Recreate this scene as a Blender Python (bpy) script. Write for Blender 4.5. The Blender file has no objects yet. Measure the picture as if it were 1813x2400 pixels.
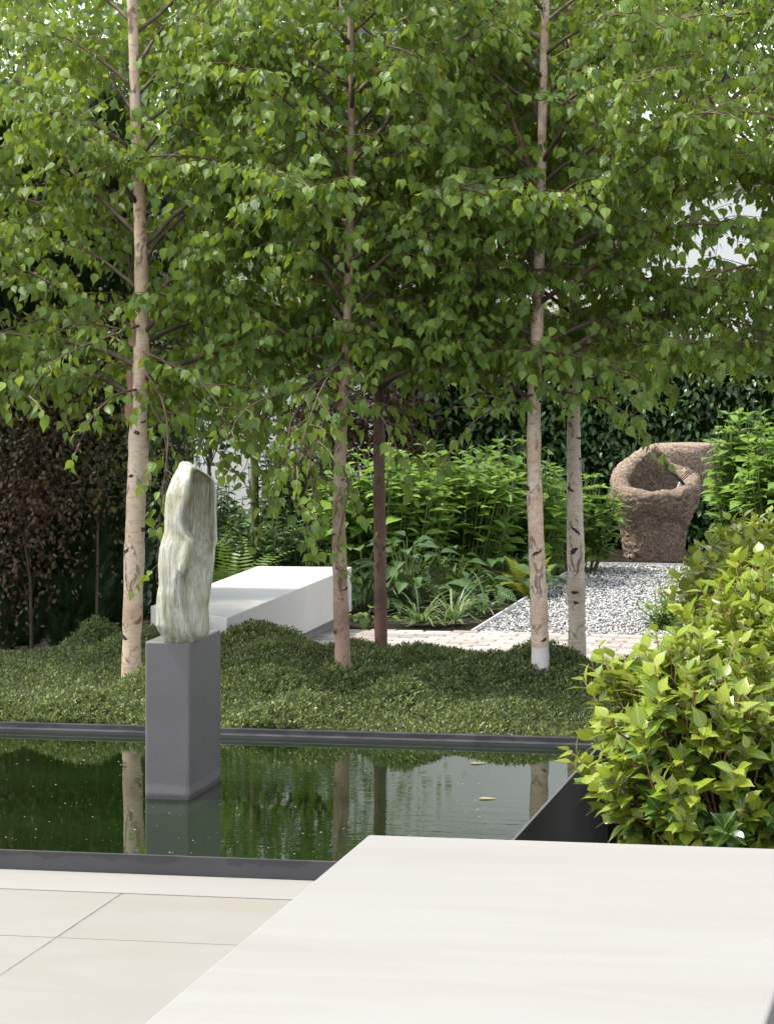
import bpy, bmesh, math, random
import numpy as np
from mathutils import Matrix, Vector

SC = bpy.context.scene
COL = SC.collection
RNG = np.random.default_rng(7)
random.seed(7)

# ------------------------------------------------------------------ camera
EYE = 2.0
TH = math.atan(1454 / 7285)
FPX, CX, HY = 7285.0, 906.5, 700.0
cam_d = bpy.data.cameras.new('camera')
cam = bpy.data.objects.new('camera', cam_d)
COL.objects.link(cam)
cam.location = (0, 0, EYE)
cam.rotation_euler = (math.pi / 2, 0, TH)
cam_d.sensor_fit = 'HORIZONTAL'
cam_d.sensor_width = 36
cam_d.lens = 36 * FPX / 1813
cam_d.shift_y = -500 / 1813
cam_d.clip_start = 0.1
cam_d.clip_end = 1500
SC.camera = cam

# ------------------------------------------------------------------ sky, sun, exposure
SUN = Vector((-0.46, -0.05, 0.88)).normalized()
world = bpy.data.worlds.new('World')
SC.world = world
world.use_nodes = True
wn = world.node_tree.nodes
wl = world.node_tree.links
wn.clear()
w_out = wn.new('ShaderNodeOutputWorld')
w_bg = wn.new('ShaderNodeBackground')
w_sky = wn.new('ShaderNodeTexSky')
w_hs = wn.new('ShaderNodeHueSaturation')
w_sky.sky_type = 'NISHITA'
w_sky.sun_disc = False
w_sky.sun_elevation = math.asin(SUN.z)
w_sky.sun_rotation = math.atan2(SUN.x, SUN.y)
w_sky.air_density = 1.0
w_sky.dust_density = 1.0
w_hs.inputs['Saturation'].default_value = 0.24
w_bg.inputs['Strength'].default_value = 0.15
wl.new(w_sky.outputs[0], w_hs.inputs['Color'])
wl.new(w_hs.outputs[0], w_bg.inputs['Color'])
wl.new(w_bg.outputs[0], w_out.inputs['Surface'])

sun_d = bpy.data.lights.new('sun', 'SUN')
sun_d.energy = 2.15
sun_d.angle = math.radians(4)
sun_d.color = (1.0, 0.95, 0.86)
sun = bpy.data.objects.new('sun', sun_d)
COL.objects.link(sun)
sun.location = (-10, 5, 20)
sun.rotation_euler = (-SUN).to_track_quat('-Z', 'Y').to_euler()

SC.view_settings.view_transform = 'Standard'
SC.view_settings.look = 'None'
SC.view_settings.exposure = 1.78
SC.view_settings.gamma = 1.0
SC.view_settings.use_curve_mapping = False
SC.render.engine = 'CYCLES'
SC.cycles.max_bounces = 7
SC.cycles.diffuse_bounces = 3
SC.cycles.transmission_bounces = 4
SC.cycles.transparent_max_bounces = 4

# ------------------------------------------------------------------ measuring helpers
VD = np.array([-math.sin(TH), math.cos(TH), 0.0])      # view direction on plan
VR = np.array([math.cos(TH), math.sin(TH), 0.0])       # to the right of the view
K = 1.085                                              # sketch units to photograph pixels


def at(px, z, h):
    return VR * ((px - CX) / FPX * z) + VD * z + np.array([0, 0, h])


def sk(xd, yd, z):
    """point at distance z seen at sketch position xd, yd"""
    return at(xd * K, z, EYE - (yd * K - HY) / FPX * z)


# ------------------------------------------------------------------ object helpers
def tag(o, label=None, cat=None, group=None, kind=None):
    if label: o['label'] = label
    if cat: o['category'] = cat
    if group: o['group'] = group
    if kind: o['kind'] = kind
    return o


def empty(name, loc, label, cat, group=None):
    o = bpy.data.objects.new(name, None)
    o.empty_display_size = 0.1
    o.location = loc
    COL.objects.link(o)
    return tag(o, label, cat, group)


def link(name, me, mat=None, parent=None, loc=None):
    o = bpy.data.objects.new(name, me)
    COL.objects.link(o)
    if mat is not None and len(me.materials) == 0:
        me.materials.append(mat)
    if parent is not None: o.parent = parent
    if loc is not None: o.location = loc
    return o


def mesh_np(name, V, F, smooth=False, rnd=None, uv=None):
    """V (n,3), F (m,k) all faces of k corners"""
    V = np.ascontiguousarray(V, dtype=np.float32)
    F = np.ascontiguousarray(F, dtype=np.int32)
    me = bpy.data.meshes.new(name)
    m, k = F.shape
    me.vertices.add(len(V))
    me.vertices.foreach_set('co', V.ravel())
    me.loops.add(m * k)
    me.loops.foreach_set('vertex_index', F.ravel())
    me.polygons.add(m)
    me.polygons.foreach_set('loop_start', np.arange(0, m * k, k, dtype=np.int32))
    me.polygons.foreach_set('loop_total', np.full(m, k, dtype=np.int32))
    if smooth:
        me.polygons.foreach_set('use_smooth', np.ones(m, dtype=bool))
    if rnd is not None:
        a = me.attributes.new('rnd', 'FLOAT', 'FACE')
        a.data.foreach_set('value', np.ascontiguousarray(rnd, dtype=np.float32))
    if uv is not None:
        u = me.uv_layers.new(name='UVMap')
        u.data.foreach_set('uv', np.ascontiguousarray(uv, dtype=np.float32).ravel())
    me.update(calc_edges=True)
    return me


class MB:
    """collects quads/tris into one mesh"""
    def __init__(self):
        self.v = []
        self.f = []

    def add(self, vs, fs):
        o = len(self.v)
        self.v.extend([tuple(map(float, p)) for p in vs])
        self.f.extend([tuple(i + o for i in f) for f in fs])
        return self

    def box(self, a, b):
        (x0, y0, z0), (x1, y1, z1) = a, b
        return self.add([(x0, y0, z0), (x1, y0, z0), (x1, y1, z0), (x0, y1, z0),
                         (x0, y0, z1), (x1, y0, z1), (x1, y1, z1), (x0, y1, z1)],
                        [(0, 3, 2, 1), (4, 5, 6, 7), (0, 1, 5, 4), (1, 2, 6, 5), (2, 3, 7, 6), (3, 0, 4, 7)])

    def prism(self, plan, z0, z1):
        n = len(plan)
        vs = [(x, y, z0) for x, y in plan] + [(x, y, z1) for x, y in plan]
        fs = [tuple(range(n - 1, -1, -1)), tuple(range(n, 2 * n))]
        fs += [(i, (i + 1) % n, n + (i + 1) % n, n + i) for i in range(n)]
        return self.add(vs, fs)

    def tube(self, pts, rad, sides=5, cap=True):
        pts = np.asarray(pts, float)
        rad = np.broadcast_to(np.asarray(rad, float), (len(pts),))
        t = np.gradient(pts, axis=0)
        t /= np.linalg.norm(t, axis=1, keepdims=True) + 1e-9
        ref = np.array([0.31, 0.95, 0.02]) if abs(t[0][2]) > 0.8 else np.array([0, 0, 1.0])
        n = np.cross(t, ref); n /= np.linalg.norm(n, axis=1, keepdims=True) + 1e-9
        b = np.cross(t, n)
        a = np.arange(sides) * 2 * math.pi / sides
        ring = pts[:, None] + rad[:, None, None] * (np.cos(a)[None, :, None] * n[:, None] + np.sin(a)[None, :, None] * b[:, None])
        vs = ring.reshape(-1, 3)
        fs = []
        for i in range(len(pts) - 1):
            for j in range(sides):
                k = (j + 1) % sides
                fs.append((i * sides + j, i * sides + k, (i + 1) * sides + k, (i + 1) * sides + j))
        if cap:
            fs.append(tuple(range((len(pts) - 1) * sides, len(pts) * sides)))
            fs.append(tuple(range(sides - 1, -1, -1)))
        return self.add(vs, fs)

    def build(self, name, mat, parent=None, smooth=False, bevel=0, seg=2, origin=(0, 0, 0)):
        me = bpy.data.meshes.new(name)
        o = np.asarray(origin, float)
        me.from_pydata([tuple(np.asarray(p) - o) for p in self.v], [], self.f)
        if bevel:
            bm = bmesh.new(); bm.from_mesh(me)
            bmesh.ops.recalc_face_normals(bm, faces=bm.faces)
            bmesh.ops.bevel(bm, geom=[e for e in bm.edges], offset=bevel, segments=seg, affect='EDGES', profile=0.5)
            bm.to_mesh(me); bm.free()
        me.polygons.foreach_set('use_smooth', [smooth] * len(me.polygons))
        me.update()
        return link(name, me, mat, parent)


# ------------------------------------------------------------------ material helpers
class NT:
    def __init__(self, name):
        self.m = bpy.data.materials.new(name)
        self.m.use_nodes = True
        self.t = self.m.node_tree
        self.t.nodes.clear()
        self.out = self.n('ShaderNodeOutputMaterial')

    def n(self, typ, **kw):
        nd = self.t.nodes.new(typ)
        for k, v in kw.items(): setattr(nd, k, v)
        return nd

    def l(self, a, b):
        self.t.links.new(a, b)

    def put(self, sock, val):
        if hasattr(val, 'is_output'): self.l(val, sock)
        else: sock.default_value = val

    def coord(self, kind='Object', scale=(1, 1, 1), loc=(0, 0, 0)):
        tc = self.n('ShaderNodeTexCoord')
        mp = self.n('ShaderNodeMapping')
        mp.inputs['Scale'].default_value = scale
        mp.inputs['Location'].default_value = loc
        self.l(tc.outputs[kind], mp.inputs['Vector'])
        return mp.outputs[0]

    def noise(self, vec, scale=5, detail=4, rough=0.55, dist=0.0):
        nd = self.n('ShaderNodeTexNoise')
        self.l(vec, nd.inputs['Vector'])
        nd.inputs['Scale'].default_value = scale
        nd.inputs['Detail'].default_value = detail
        nd.inputs['Roughness'].default_value = rough
        nd.inputs['Distortion'].default_value = dist
        return nd.outputs['Fac']

    def ramp(self, fac, stops, interp='LINEAR'):
        r = self.n('ShaderNodeValToRGB')
        r.color_ramp.interpolation = interp
        e = r.color_ramp.elements
        while len(e) < len(stops): e.new(0.5)
        for el, (p, c) in zip(e, stops):
            el.position = p
            el.color = (*c, 1) if len(c) == 3 else c
        self.put(r.inputs[0], fac)
        return r.outputs[0]

    def mix(self, fac, a, b, blend='MIX'):
        x = self.n('ShaderNodeMix', data_type='RGBA', blend_type=blend)
        self.put(x.inputs[0], fac)
        self.put(x.inputs[6], a if hasattr(a, 'is_output') else (*a, 1))
        self.put(x.inputs[7], b if hasattr(b, 'is_output') else (*b, 1))
        return x.outputs[2]

    def math(self, op, a, b=0.0, clamp=False):
        x = self.n('ShaderNodeMath', operation=op)
        x.use_clamp = clamp
        self.put(x.inputs[0], a); self.put(x.inputs[1], b)
        return x.outputs[0]

    def bump(self, h, strength=0.3, dist=0.01, normal=None):
        b = self.n('ShaderNodeBump')
        b.inputs['Strength'].default_value = strength
        b.inputs['Distance'].default_value = dist
        self.l(h, b.inputs['Height'])
        if normal is not None: self.l(normal, b.inputs['Normal'])
        return b.outputs[0]

    def principled(self, color, rough=0.6, normal=None, spec=0.5, metal=0.0, **kw):
        p = self.n('ShaderNodeBsdfPrincipled')
        self.put(p.inputs['Base Color'], color if hasattr(color, 'is_output') else (*color, 1))
        self.put(p.inputs['Roughness'], rough)
        p.inputs['Specular IOR Level'].default_value = spec
        p.inputs['Metallic'].default_value = metal
        if normal is not None: self.l(normal, p.inputs['Normal'])
        for k, v in kw.items(): self.put(p.inputs[k], v)
        return p.outputs[0]

    def done(self, shader):
        self.l(shader, self.out.inputs['Surface'])
        return self.m


def leaf_mat(name, cols, back=None, trans=0.35, tcol=None, rough=0.42, spec=0.5, rib=None, ribw=0.035, veins=0.0):
    """cols: three colours the leaves of one plant range over"""
    t = NT(name)
    at_ = t.n('ShaderNodeAttribute', attribute_name='rnd')
    oi = t.n('ShaderNodeObjectInfo')
    r = t.math('FRACT', t.math('ADD', at_.outputs['Fac'], oi.outputs['Random']))
    n = len(cols)
    c = t.ramp(r, [(i / (n - 1) * 0.94 + 0.03, x) for i, x in enumerate(cols)])
    uv = t.n('ShaderNodeTexCoord')
    sx = t.n('ShaderNodeSeparateXYZ')
    t.l(uv.outputs['UV'], sx.inputs[0])
    ax = t.math('ABSOLUTE', t.math('SUBTRACT', sx.outputs['X'], 0.5))
    nrm = None
    if rib:
        f = t.math('LESS_THAN', ax, ribw)
        c = t.mix(f, c, rib)
    if veins:
        w = t.n('ShaderNodeTexWave', wave_type='BANDS', bands_direction='Y')
        w.inputs['Scale'].default_value = 2.6
        cmb = t.n('ShaderNodeCombineXYZ')
        t.l(t.math('SUBTRACT', sx.outputs['Y'], t.math('MULTIPLY', ax, 0.7)), cmb.inputs['Y'])
        t.l(cmb.outputs[0], w.inputs['Vector'])
        nrm = t.bump(w.outputs['Fac'], veins, 0.004)
    if back:
        g = t.n('ShaderNodeNewGeometry')
        c = t.mix(t.math('MULTIPLY', g.outputs['Backfacing'], 0.75), c, back)
    p = t.principled(c, rough, nrm, spec)
    tr = t.n('ShaderNodeBsdfTranslucent')
    tc = tcol or (0.16, 0.24, 0.025)
    tcm = t.mix(0.5, c, tc)
    t.l(tcm, tr.inputs['Color'])
    ms = t.n('ShaderNodeMixShader')
    ms.inputs[0].default_value = trans
    t.l(p, ms.inputs[1]); t.l(tr.outputs[0], ms.inputs[2])
    return t.done(ms.outputs[0])


M = {}


def simple(name, col, rough=0.7, var=0.15, scale=8, bump=0.0, bscale=60, metal=0, spec=0.5):
    t = NT(name)
    v = t.coord()
    f = t.noise(v, scale, 5)
    lo = tuple(c * (1 - var) for c in col); hi = tuple(min(1, c * (1 + var)) for c in col)
    c = t.ramp(f, [(0.3, lo), (0.7, hi)])
    nm = t.bump(t.noise(v, bscale, 4), bump, 0.01) if bump else None
    M[name] = t.done(t.principled(c, rough, nm, spec, metal))
    return M[name]


simple('soil', (0.020, 0.0145, 0.010), 0.95, 0.45, 12, 0.8, 40, 0, 0.1)
simple('sand_joint', (0.17, 0.158, 0.138), 0.95, 0.25, 30, 0.4, 90)
simple('grit', (0.10, 0.098, 0.095), 0.95, 0.5, 90, 0.5, 120)
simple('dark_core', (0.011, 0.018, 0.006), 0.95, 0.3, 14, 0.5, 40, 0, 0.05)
simple('twig', (0.075, 0.05, 0.035), 0.75, 0.35, 25)
simple('red_twig', (0.115, 0.06, 0.035), 0.65, 0.3, 25)
simple('green_stem', (0.10, 0.14, 0.035), 0.6, 0.3, 25)
simple('tan_stem', (0.26, 0.15, 0.075), 0.7, 0.35, 40)
simple('white_render', (0.80, 0.795, 0.78), 0.85, 0.04, 2.5, 0.12, 120)
simple('grey_metal', (0.32, 0.33, 0.35), 0.45, 0.1, 8, 0, 60, 0.6)
simple('window_paint', (0.72, 0.72, 0.70), 0.5, 0.04)
simple('slate', (0.10, 0.105, 0.115), 0.6, 0.3, 6, 0.3, 20)
simple('spout_metal', (0.05, 0.048, 0.046), 0.25, 0.2, 20, 0, 60, 0.9)


def mat_stone_slab(name, col, streak, fine=0.05, warm=(0.74, 0.70, 0.62), rough=0.62):
    t = NT(name)
    oi = t.n('ShaderNodeObjectInfo')
    tc = t.n('ShaderNodeTexCoord')
    off = t.n('ShaderNodeVectorMath', operation='ADD')
    cm = t.n('ShaderNodeCombineXYZ')
    t.l(t.math('MULTIPLY', oi.outputs['Random'], 37.0), cm.inputs['X'])
    t.l(tc.outputs['Object'], off.inputs[0]); t.l(cm.outputs[0], off.inputs[1])
    mp = t.n('ShaderNodeMapping'); mp.inputs['Scale'].default_value = streak
    t.l(off.outputs[0], mp.inputs['Vector'])
    a = t.noise(mp.outputs[0], 1.6, 6, 0.62, 0.8)
    b = t.noise(off.outputs[0], 1.1, 3)
    g = t.noise(off.outputs[0], 160, 2)
    c = t.mix(t.ramp(a, [(0.40, (0, 0, 0)), (0.72, (1, 1, 1))]), col, warm)
    grey = tuple(x * 0.90 for x in col)
    c = t.mix(t.ramp(b, [(0.46, (0, 0, 0)), (0.75, (0.55, 0.55, 0.55))]), c, grey)
    c = t.mix(fine, c, t.ramp(g, [(0.35, (0.3, 0.29, 0.27)), (0.65, (1, 1, 1))]), 'MULTIPLY')
    sp = t.noise(off.outputs[0], 55, 2)
    c = t.mix(t.ramp(sp, [(0.76, (0, 0, 0)), (0.79, (0.35, 0.35, 0.35))]), c, (0.35, 0.33, 0.30))
    nm = t.bump(g, 0.06, 0.003)
    M[name] = t.done(t.principled(c, rough, nm, 0.35))


mat_stone_slab('bench_stone', (0.226, 0.219, 0.206), (0.5, 2.6, 2.6), 0.13, (0.208, 0.196, 0.176))
mat_stone_slab('white_bench_stone', (0.50, 0.49, 0.47), (0.5, 2.6, 2.6), 0.05, (0.465, 0.45, 0.415))
mat_stone_slab('paving_stone', (0.205, 0.199, 0.179), (0.8, 1.4, 1.4), 0.16, (0.190, 0.177, 0.149), 0.75)
mat_stone_slab('coping_stone', (0.228, 0.221, 0.206), (0.5, 2.2, 2), 0.09, (0.212, 0.20, 0.175))


def mat_steel():
    t = NT('pool_steel')
    v = t.coord()
    a = t.noise(v, 3, 5)
    c = t.ramp(a, [(0.3, (0.030, 0.029, 0.033)), (0.7, (0.046, 0.0445, 0.049))])
    # splash stains hanging from the rim: a mask in height with a ragged lower edge
    sx = t.n('ShaderNodeSeparateXYZ'); t.l(v, sx.inputs[0])
    rag = t.noise(t.coord(scale=(1, 1, 0.2)), 9, 4, 0.6)
    hgt = t.math('SUBTRACT', sx.outputs['Z'], t.math('SUBTRACT', 0.092, t.math('MULTIPLY', rag, 0.095)))
    st = t.math('MULTIPLY', t.ramp(t.math('MULTIPLY', hgt, 30, True), [(0, (0, 0, 0)), (0.2, (1, 1, 1))]),
                t.ramp(t.noise(t.coord(scale=(1, 1, 0.1)), 5, 2), [(0.42, (0, 0, 0)), (0.5, (1, 1, 1))]))
    c = t.mix(t.math('MULTIPLY', st, 0.7), c, (0.015, 0.014, 0.016))
    g = t.noise(v, 220, 2)
    M['pool_steel'] = t.done(t.principled(c, t.ramp(a, [(0, (0.42,) * 3), (1, (0.58,) * 3)]), t.bump(g, 0.05, 0.002), 0.5))


mat_steel()
simple('lightened_steel', (0.085, 0.083, 0.086), 0.42, 0.18, 3, 0.05, 200)  # same pool steel, made paler to paint light onto the dim right wall


def mat_plinth():
    t = NT('plinth_paint')
    v = t.coord()
    a = t.noise(v, 4, 6, 0.6)
    c = t.ramp(a, [(0.3, (0.094, 0.088, 0.090)), (0.72, (0.119, 0.112, 0.113))])
    g = t.noise(v, 130, 3)
    c = t.mix(0.25, c, t.ramp(g, [(0.3, (0.55, 0.55, 0.55)), (0.7, (1.25, 1.25, 1.25))]), 'MULTIPLY')
    sx = t.n('ShaderNodeSeparateXYZ'); t.l(v, sx.inputs[0])
    # tide mark just above the water and a dark wet foot
    w = t.noise(t.coord(scale=(1, 1, 0.3)), 14, 3)
    zz = t.math('ADD', sx.outputs['Z'], t.math('MULTIPLY', t.math('SUBTRACT', w, 0.5), 0.03))
    band = t.ramp(zz, [(0.018, (0.02,) * 3), (0.028, (1, 1, 1)), (0.05, (0.9,) * 3), (0.062, (0, 0, 0))])
    c = t.mix(t.math('MULTIPLY', band, 0.45), c, (0.19, 0.172, 0.178))
    wet = t.ramp(zz, [(0.012, (1, 1, 1)), (0.020, (0, 0, 0))])
    c = t.mix(t.math('MULTIPLY', wet, 0.7), c, (0.04, 0.037, 0.038))
    # drip stain
    dr = t.noise(t.coord(scale=(9, 9, 0.9)), 2.3, 4, 0.6, 0.6)
    c = t.mix(t.ramp(dr, [(0.66, (0, 0, 0)), (0.72, (0.4, 0.4, 0.4))]), c, (0.058, 0.052, 0.058))
    M['plinth_paint'] = t.done(t.principled(c, 0.6, t.bump(g, 0.12, 0.003), 0.4))


mat_plinth()


def mat_sculpture():
    t = NT('veined_stone')
    v = t.coord(scale=(1, 1, 0.10))
    a = t.noise(v, 95, 8, 0.62, 1.0)
    b = t.noise(t.coord(scale=(1, 1, 0.22)), 17, 5, 0.6, 1.2)
    c = t.ramp(a, [(0.28, (0.13, 0.125, 0.075)), (0.40, (0.24, 0.238, 0.18)), (0.50, (0.345, 0.347, 0.295)), (0.70, (0.44, 0.445, 0.41))])
    c = t.mix(t.ramp(b, [(0.44, (0, 0, 0)), (0.66, (0.8, 0.8, 0.8))]), c, (0.20, 0.188, 0.10))
    ms = t.n('ShaderNodeAttribute', attribute_name='moss_shade')  # olive stain of the hollow, deepened to paint its shade into the colour
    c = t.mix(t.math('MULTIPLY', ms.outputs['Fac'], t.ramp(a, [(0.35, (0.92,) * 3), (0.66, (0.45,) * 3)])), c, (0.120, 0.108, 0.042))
    vn = t.noise(t.coord(scale=(1, 1, 0.07)), 210, 4, 0.6, 0.6)
    c = t.mix(t.ramp(vn, [(0.60, (0, 0, 0)), (0.66, (0.55,) * 3)]), c, (0.13, 0.12, 0.07))
    r = t.noise(t.coord(), 38, 3)
    c = t.mix(t.ramp(r, [(0.68, (0, 0, 0)), (0.74, (0.4, 0.4, 0.4))]), c, (0.33, 0.23, 0.13))
    h = t.math('ADD', a, t.math('MULTIPLY', t.noise(t.coord(), 90, 4), 0.25))
    M['veined_stone'] = t.done(t.principled(c, 0.5, t.bump(h, 0.6, 0.009), 0.35))


mat_sculpture()


def mat_granite():
    t = NT('rough_granite')
    v = t.coord()
    a = t.noise(v, 5, 6, 0.65)
    g = t.noise(v, 60, 5, 0.7)
    c = t.ramp(g, [(0.30, (0.10, 0.07, 0.052)), (0.46, (0.26, 0.185, 0.135)), (0.58, (0.41, 0.325, 0.255)), (0.72, (0.57, 0.50, 0.42))])
    sx = t.n('ShaderNodeSeparateXYZ'); t.l(v, sx.inputs[0])
    rust = t.math('MULTIPLY', t.ramp(a, [(0.35, (0.25,) * 3), (0.62, (1, 1, 1))]),
                  t.ramp(t.math('ADD', sx.outputs['Z'], t.math('MULTIPLY', a, 0.2)), [(0.62, (1, 1, 1)), (0.86, (0, 0, 0))]))
    c = t.mix(t.math('MULTIPLY', rust, 0.6), c, t.ramp(g, [(0.3, (0.045, 0.022, 0.014)), (0.7, (0.21, 0.125, 0.08))]))
    h = t.math('ADD', g, t.math('MULTIPLY', t.noise(v, 18, 6, 0.7), 1.6))
    M['rough_granite'] = t.done(t.principled(c, 0.8, t.bump(h, 0.8, 0.03), 0.35))
    t = NT('honed_granite')
    v = t.coord()
    g = t.noise(v, 130, 3, 0.7)
    c = t.ramp(g, [(0.35, (0.10, 0.07, 0.055)), (0.5, (0.20, 0.15, 0.12)), (0.68, (0.33, 0.27, 0.22))])
    M['honed_granite'] = t.done(t.principled(c, 0.5, t.bump(g, 0.1, 0.004), 0.4))


mat_granite()


def mat_water(name, deep, ripple):
    t = NT(name)
    v = t.coord(scale=(1, 2.2, 1))
    n1 = t.noise(v, 5.5, 3, 0.5, 0.6)
    n2 = t.noise(v, 22, 2, 0.5)
    amp = t.ramp(t.noise(t.coord(), 0.7, 1), [(0.42, (0.12,) * 3), (0.62, (1, 1, 1))])
    h = t.math('MULTIPLY', t.math('ADD', n1, t.math('MULTIPLY', n2, 0.22)), amp)
    c = t.ramp(t.noise(t.coord(), 1.4, 3), [(0.35, deep), (0.7, tuple(x * 1.6 for x in deep))])
    M[name] = t.done(t.principled(c, 0.012, t.bump(h, ripple, 0.02), 0.5, 0, **{'IOR': 1.333}))


mat_water('pond_water', (0.004, 0.0095, 0.0015), 0.035)
mat_water('bowl_water', (0.03, 0.025, 0.02), 0.25)


def mat_bark(name, cols, lent, lent_amt=0.5, band=3.0, rough=0.6, foot=None):
    t = NT(name)
    v = t.coord(scale=(1.2, 1.2, 1))
    a = t.noise(t.coord(scale=(0.6, 0.6, 1.0)), band, 4, 0.6, 0.4)
    c = t.ramp(a, [(0.33 + 0.34 * i / (len(cols) - 1), x) for i, x in enumerate(cols)])
    ln = t.noise(t.coord(scale=(6, 6, 110)), 1.5, 3, 0.55)
    c = t.mix(t.ramp(ln, [(0.60, (0, 0, 0)), (0.70, (lent_amt,) * 3)]), c, lent)
    pt = t.noise(t.coord(scale=(1, 1, 0.6)), 13, 5, 0.7, 1.0)
    c = t.mix(t.ramp(pt, [(0.545, (0, 0, 0)), (0.61, (0.8,) * 3)]), c, tuple(x * 0.9 for x in lent))
    p2 = t.noise(t.coord(scale=(1, 1, 1.5), loc=(3, 1, 2)), 26, 5, 0.7, 0.6)
    c = t.mix(t.ramp(p2, [(0.52, (0, 0, 0)), (0.66, (0.55,) * 3)]), c, tuple(0.5 * x + 0.5 * y for x, y in zip(lent, cols[0])))
    rg = t.noise(t.coord(scale=(0.25, 0.25, 1), loc=(0, 0, 5)), 9, 5, 0.75)
    c = t.mix(t.ramp(rg, [(0.62, (0, 0, 0)), (0.65, (0.6,) * 3), (0.68, (0, 0, 0))]), c, lent)
    if foot:
        sx = t.n('ShaderNodeSeparateXYZ'); t.l(t.coord(), sx.inputs[0])
        zz = t.math('ADD', sx.outputs['Z'], t.math('MULTIPLY', t.noise(t.coord(), 20, 3), 0.03))
        c = t.mix(t.ramp(zz, [(foot - 0.004, (0.92,) * 3), (foot + 0.004, (0, 0, 0))]), c, (0.54, 0.51, 0.49))
    h = t.math('ADD', t.math('MULTIPLY', ln, 0.5), pt)
    M[name] = t.done(t.principled(c, rough, t.bump(h, 0.35, 0.006), 0.4))


mat_bark('bark_cream', [(0.368, 0.252, 0.168), (0.48, 0.348, 0.245), (0.528, 0.422, 0.322), (0.44, 0.326, 0.238)], (0.08, 0.044, 0.028), 0.45)
mat_bark('bark_tan', [(0.19, 0.118, 0.082), (0.27, 0.18, 0.13), (0.36, 0.275, 0.21)], (0.072, 0.038, 0.025), 0.5)
mat_bark('bark_brown', [(0.070, 0.034, 0.023), (0.118, 0.060, 0.042), (0.18, 0.108, 0.08)], (0.035, 0.02, 0.015), 0.55)
mat_bark('bark_pink', [(0.416, 0.266, 0.182), (0.544, 0.444, 0.371), (0.48, 0.333, 0.238), (0.56, 0.481, 0.42)], (0.096, 0.052, 0.035), 0.35, 4.5, 0.6, 0.345)
mat_bark('bark_pale', [(0.4, 0.318, 0.238), (0.528, 0.444, 0.364), (0.464, 0.37, 0.287)], (0.08, 0.052, 0.035), 0.45)
mat_bark('bark_moss', [(0.085, 0.095, 0.02), (0.14, 0.14, 0.03), (0.11, 0.10, 0.045)], (0.05, 0.05, 0.02), 0.4)
mat_bark('bark_plain', [(0.048, 0.033, 0.025), (0.08, 0.056, 0.038)], (0.024, 0.016, 0.013), 0.4)
simple('knot', (0.035, 0.024, 0.018), 0.85, 0.4, 60, 0.6, 80)
simple('peel', (0.20, 0.105, 0.07), 0.7, 0.3, 30)

M['birch_leaf'] = leaf_mat('birch_leaf', [(0.048, 0.105, 0.018), (0.085, 0.160, 0.020), (0.125, 0.210, 0.024), (0.185, 0.275, 0.032)], (0.14, 0.21, 0.05), 0.38, (0.42, 0.52, 0.02), 0.34, 0.45, (0.15, 0.23, 0.05), 0.022, 0.4)
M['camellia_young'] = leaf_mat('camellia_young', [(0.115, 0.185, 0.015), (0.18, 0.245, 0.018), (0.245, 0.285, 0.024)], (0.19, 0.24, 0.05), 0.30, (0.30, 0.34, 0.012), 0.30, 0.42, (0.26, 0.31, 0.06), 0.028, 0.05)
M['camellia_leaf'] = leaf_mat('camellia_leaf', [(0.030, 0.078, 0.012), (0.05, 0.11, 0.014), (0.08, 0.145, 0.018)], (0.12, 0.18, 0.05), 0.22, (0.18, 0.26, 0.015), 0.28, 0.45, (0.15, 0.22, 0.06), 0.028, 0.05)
M['hydrangea_leaf'] = leaf_mat('hydrangea_leaf', [(0.10, 0.205, 0.028), (0.155, 0.28, 0.035), (0.235, 0.37, 0.05)], (0.15, 0.26, 0.08), 0.38, (0.30, 0.46, 0.03), 0.5, 0.4, (0.17, 0.27, 0.07), 0.022, 0.6)
M['climber_leaf'] = leaf_mat('climber_leaf', [(0.030, 0.065, 0.018), (0.045, 0.095, 0.022), (0.07, 0.14, 0.03)], None, 0.18, None, 0.35)
M['broad_leaf'] = leaf_mat('broad_leaf', [(0.025, 0.065, 0.016), (0.038, 0.09, 0.018), (0.06, 0.12, 0.022)], (0.07, 0.12, 0.04), 0.2, None, 0.45, 0.35, (0.065, 0.115, 0.035), 0.02, 0.8)
M['grass_blade'] = leaf_mat('grass_blade', [(0.07, 0.14, 0.03), (0.12, 0.19, 0.05), (0.30, 0.34, 0.17)], None, 0.3)
M['fern_leaf'] = leaf_mat('fern_leaf', [(0.08, 0.17, 0.025), (0.12, 0.22, 0.035), (0.17, 0.26, 0.04)], None, 0.4)
M['gold_fern'] = leaf_mat('gold_fern', [(0.20, 0.27, 0.03), (0.26, 0.32, 0.04)], None, 0.4, (0.34, 0.38, 0.04))
M['yew_leaf'] = leaf_mat('yew_leaf', [(0.012, 0.030, 0.012), (0.022, 0.052, 0.016), (0.04, 0.08, 0.02)], None, 0.12, None, 0.5)
M['night_leaf'] = leaf_mat('night_leaf', [(0.010, 0.024, 0.010), (0.018, 0.04, 0.014), (0.03, 0.06, 0.018)], None, 0.12, None, 0.5)
M['copper_leaf'] = leaf_mat('copper_leaf', [(0.035, 0.018, 0.010), (0.065, 0.030, 0.015), (0.09, 0.055, 0.022), (0.055, 0.055, 0.016)], None, 0.25, (0.16, 0.07, 0.02), 0.45)
M['olive_leaf'] = leaf_mat('olive_leaf', [(0.035, 0.05, 0.012), (0.06, 0.075, 0.014), (0.10, 0.11, 0.02)], None, 0.3, (0.18, 0.18, 0.02))
M['lime_leaf'] = leaf_mat('lime_leaf', [(0.075, 0.16, 0.02), (0.12, 0.22, 0.025), (0.18, 0.29, 0.04)], None, 0.45, (0.28, 0.40, 0.02))
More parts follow.
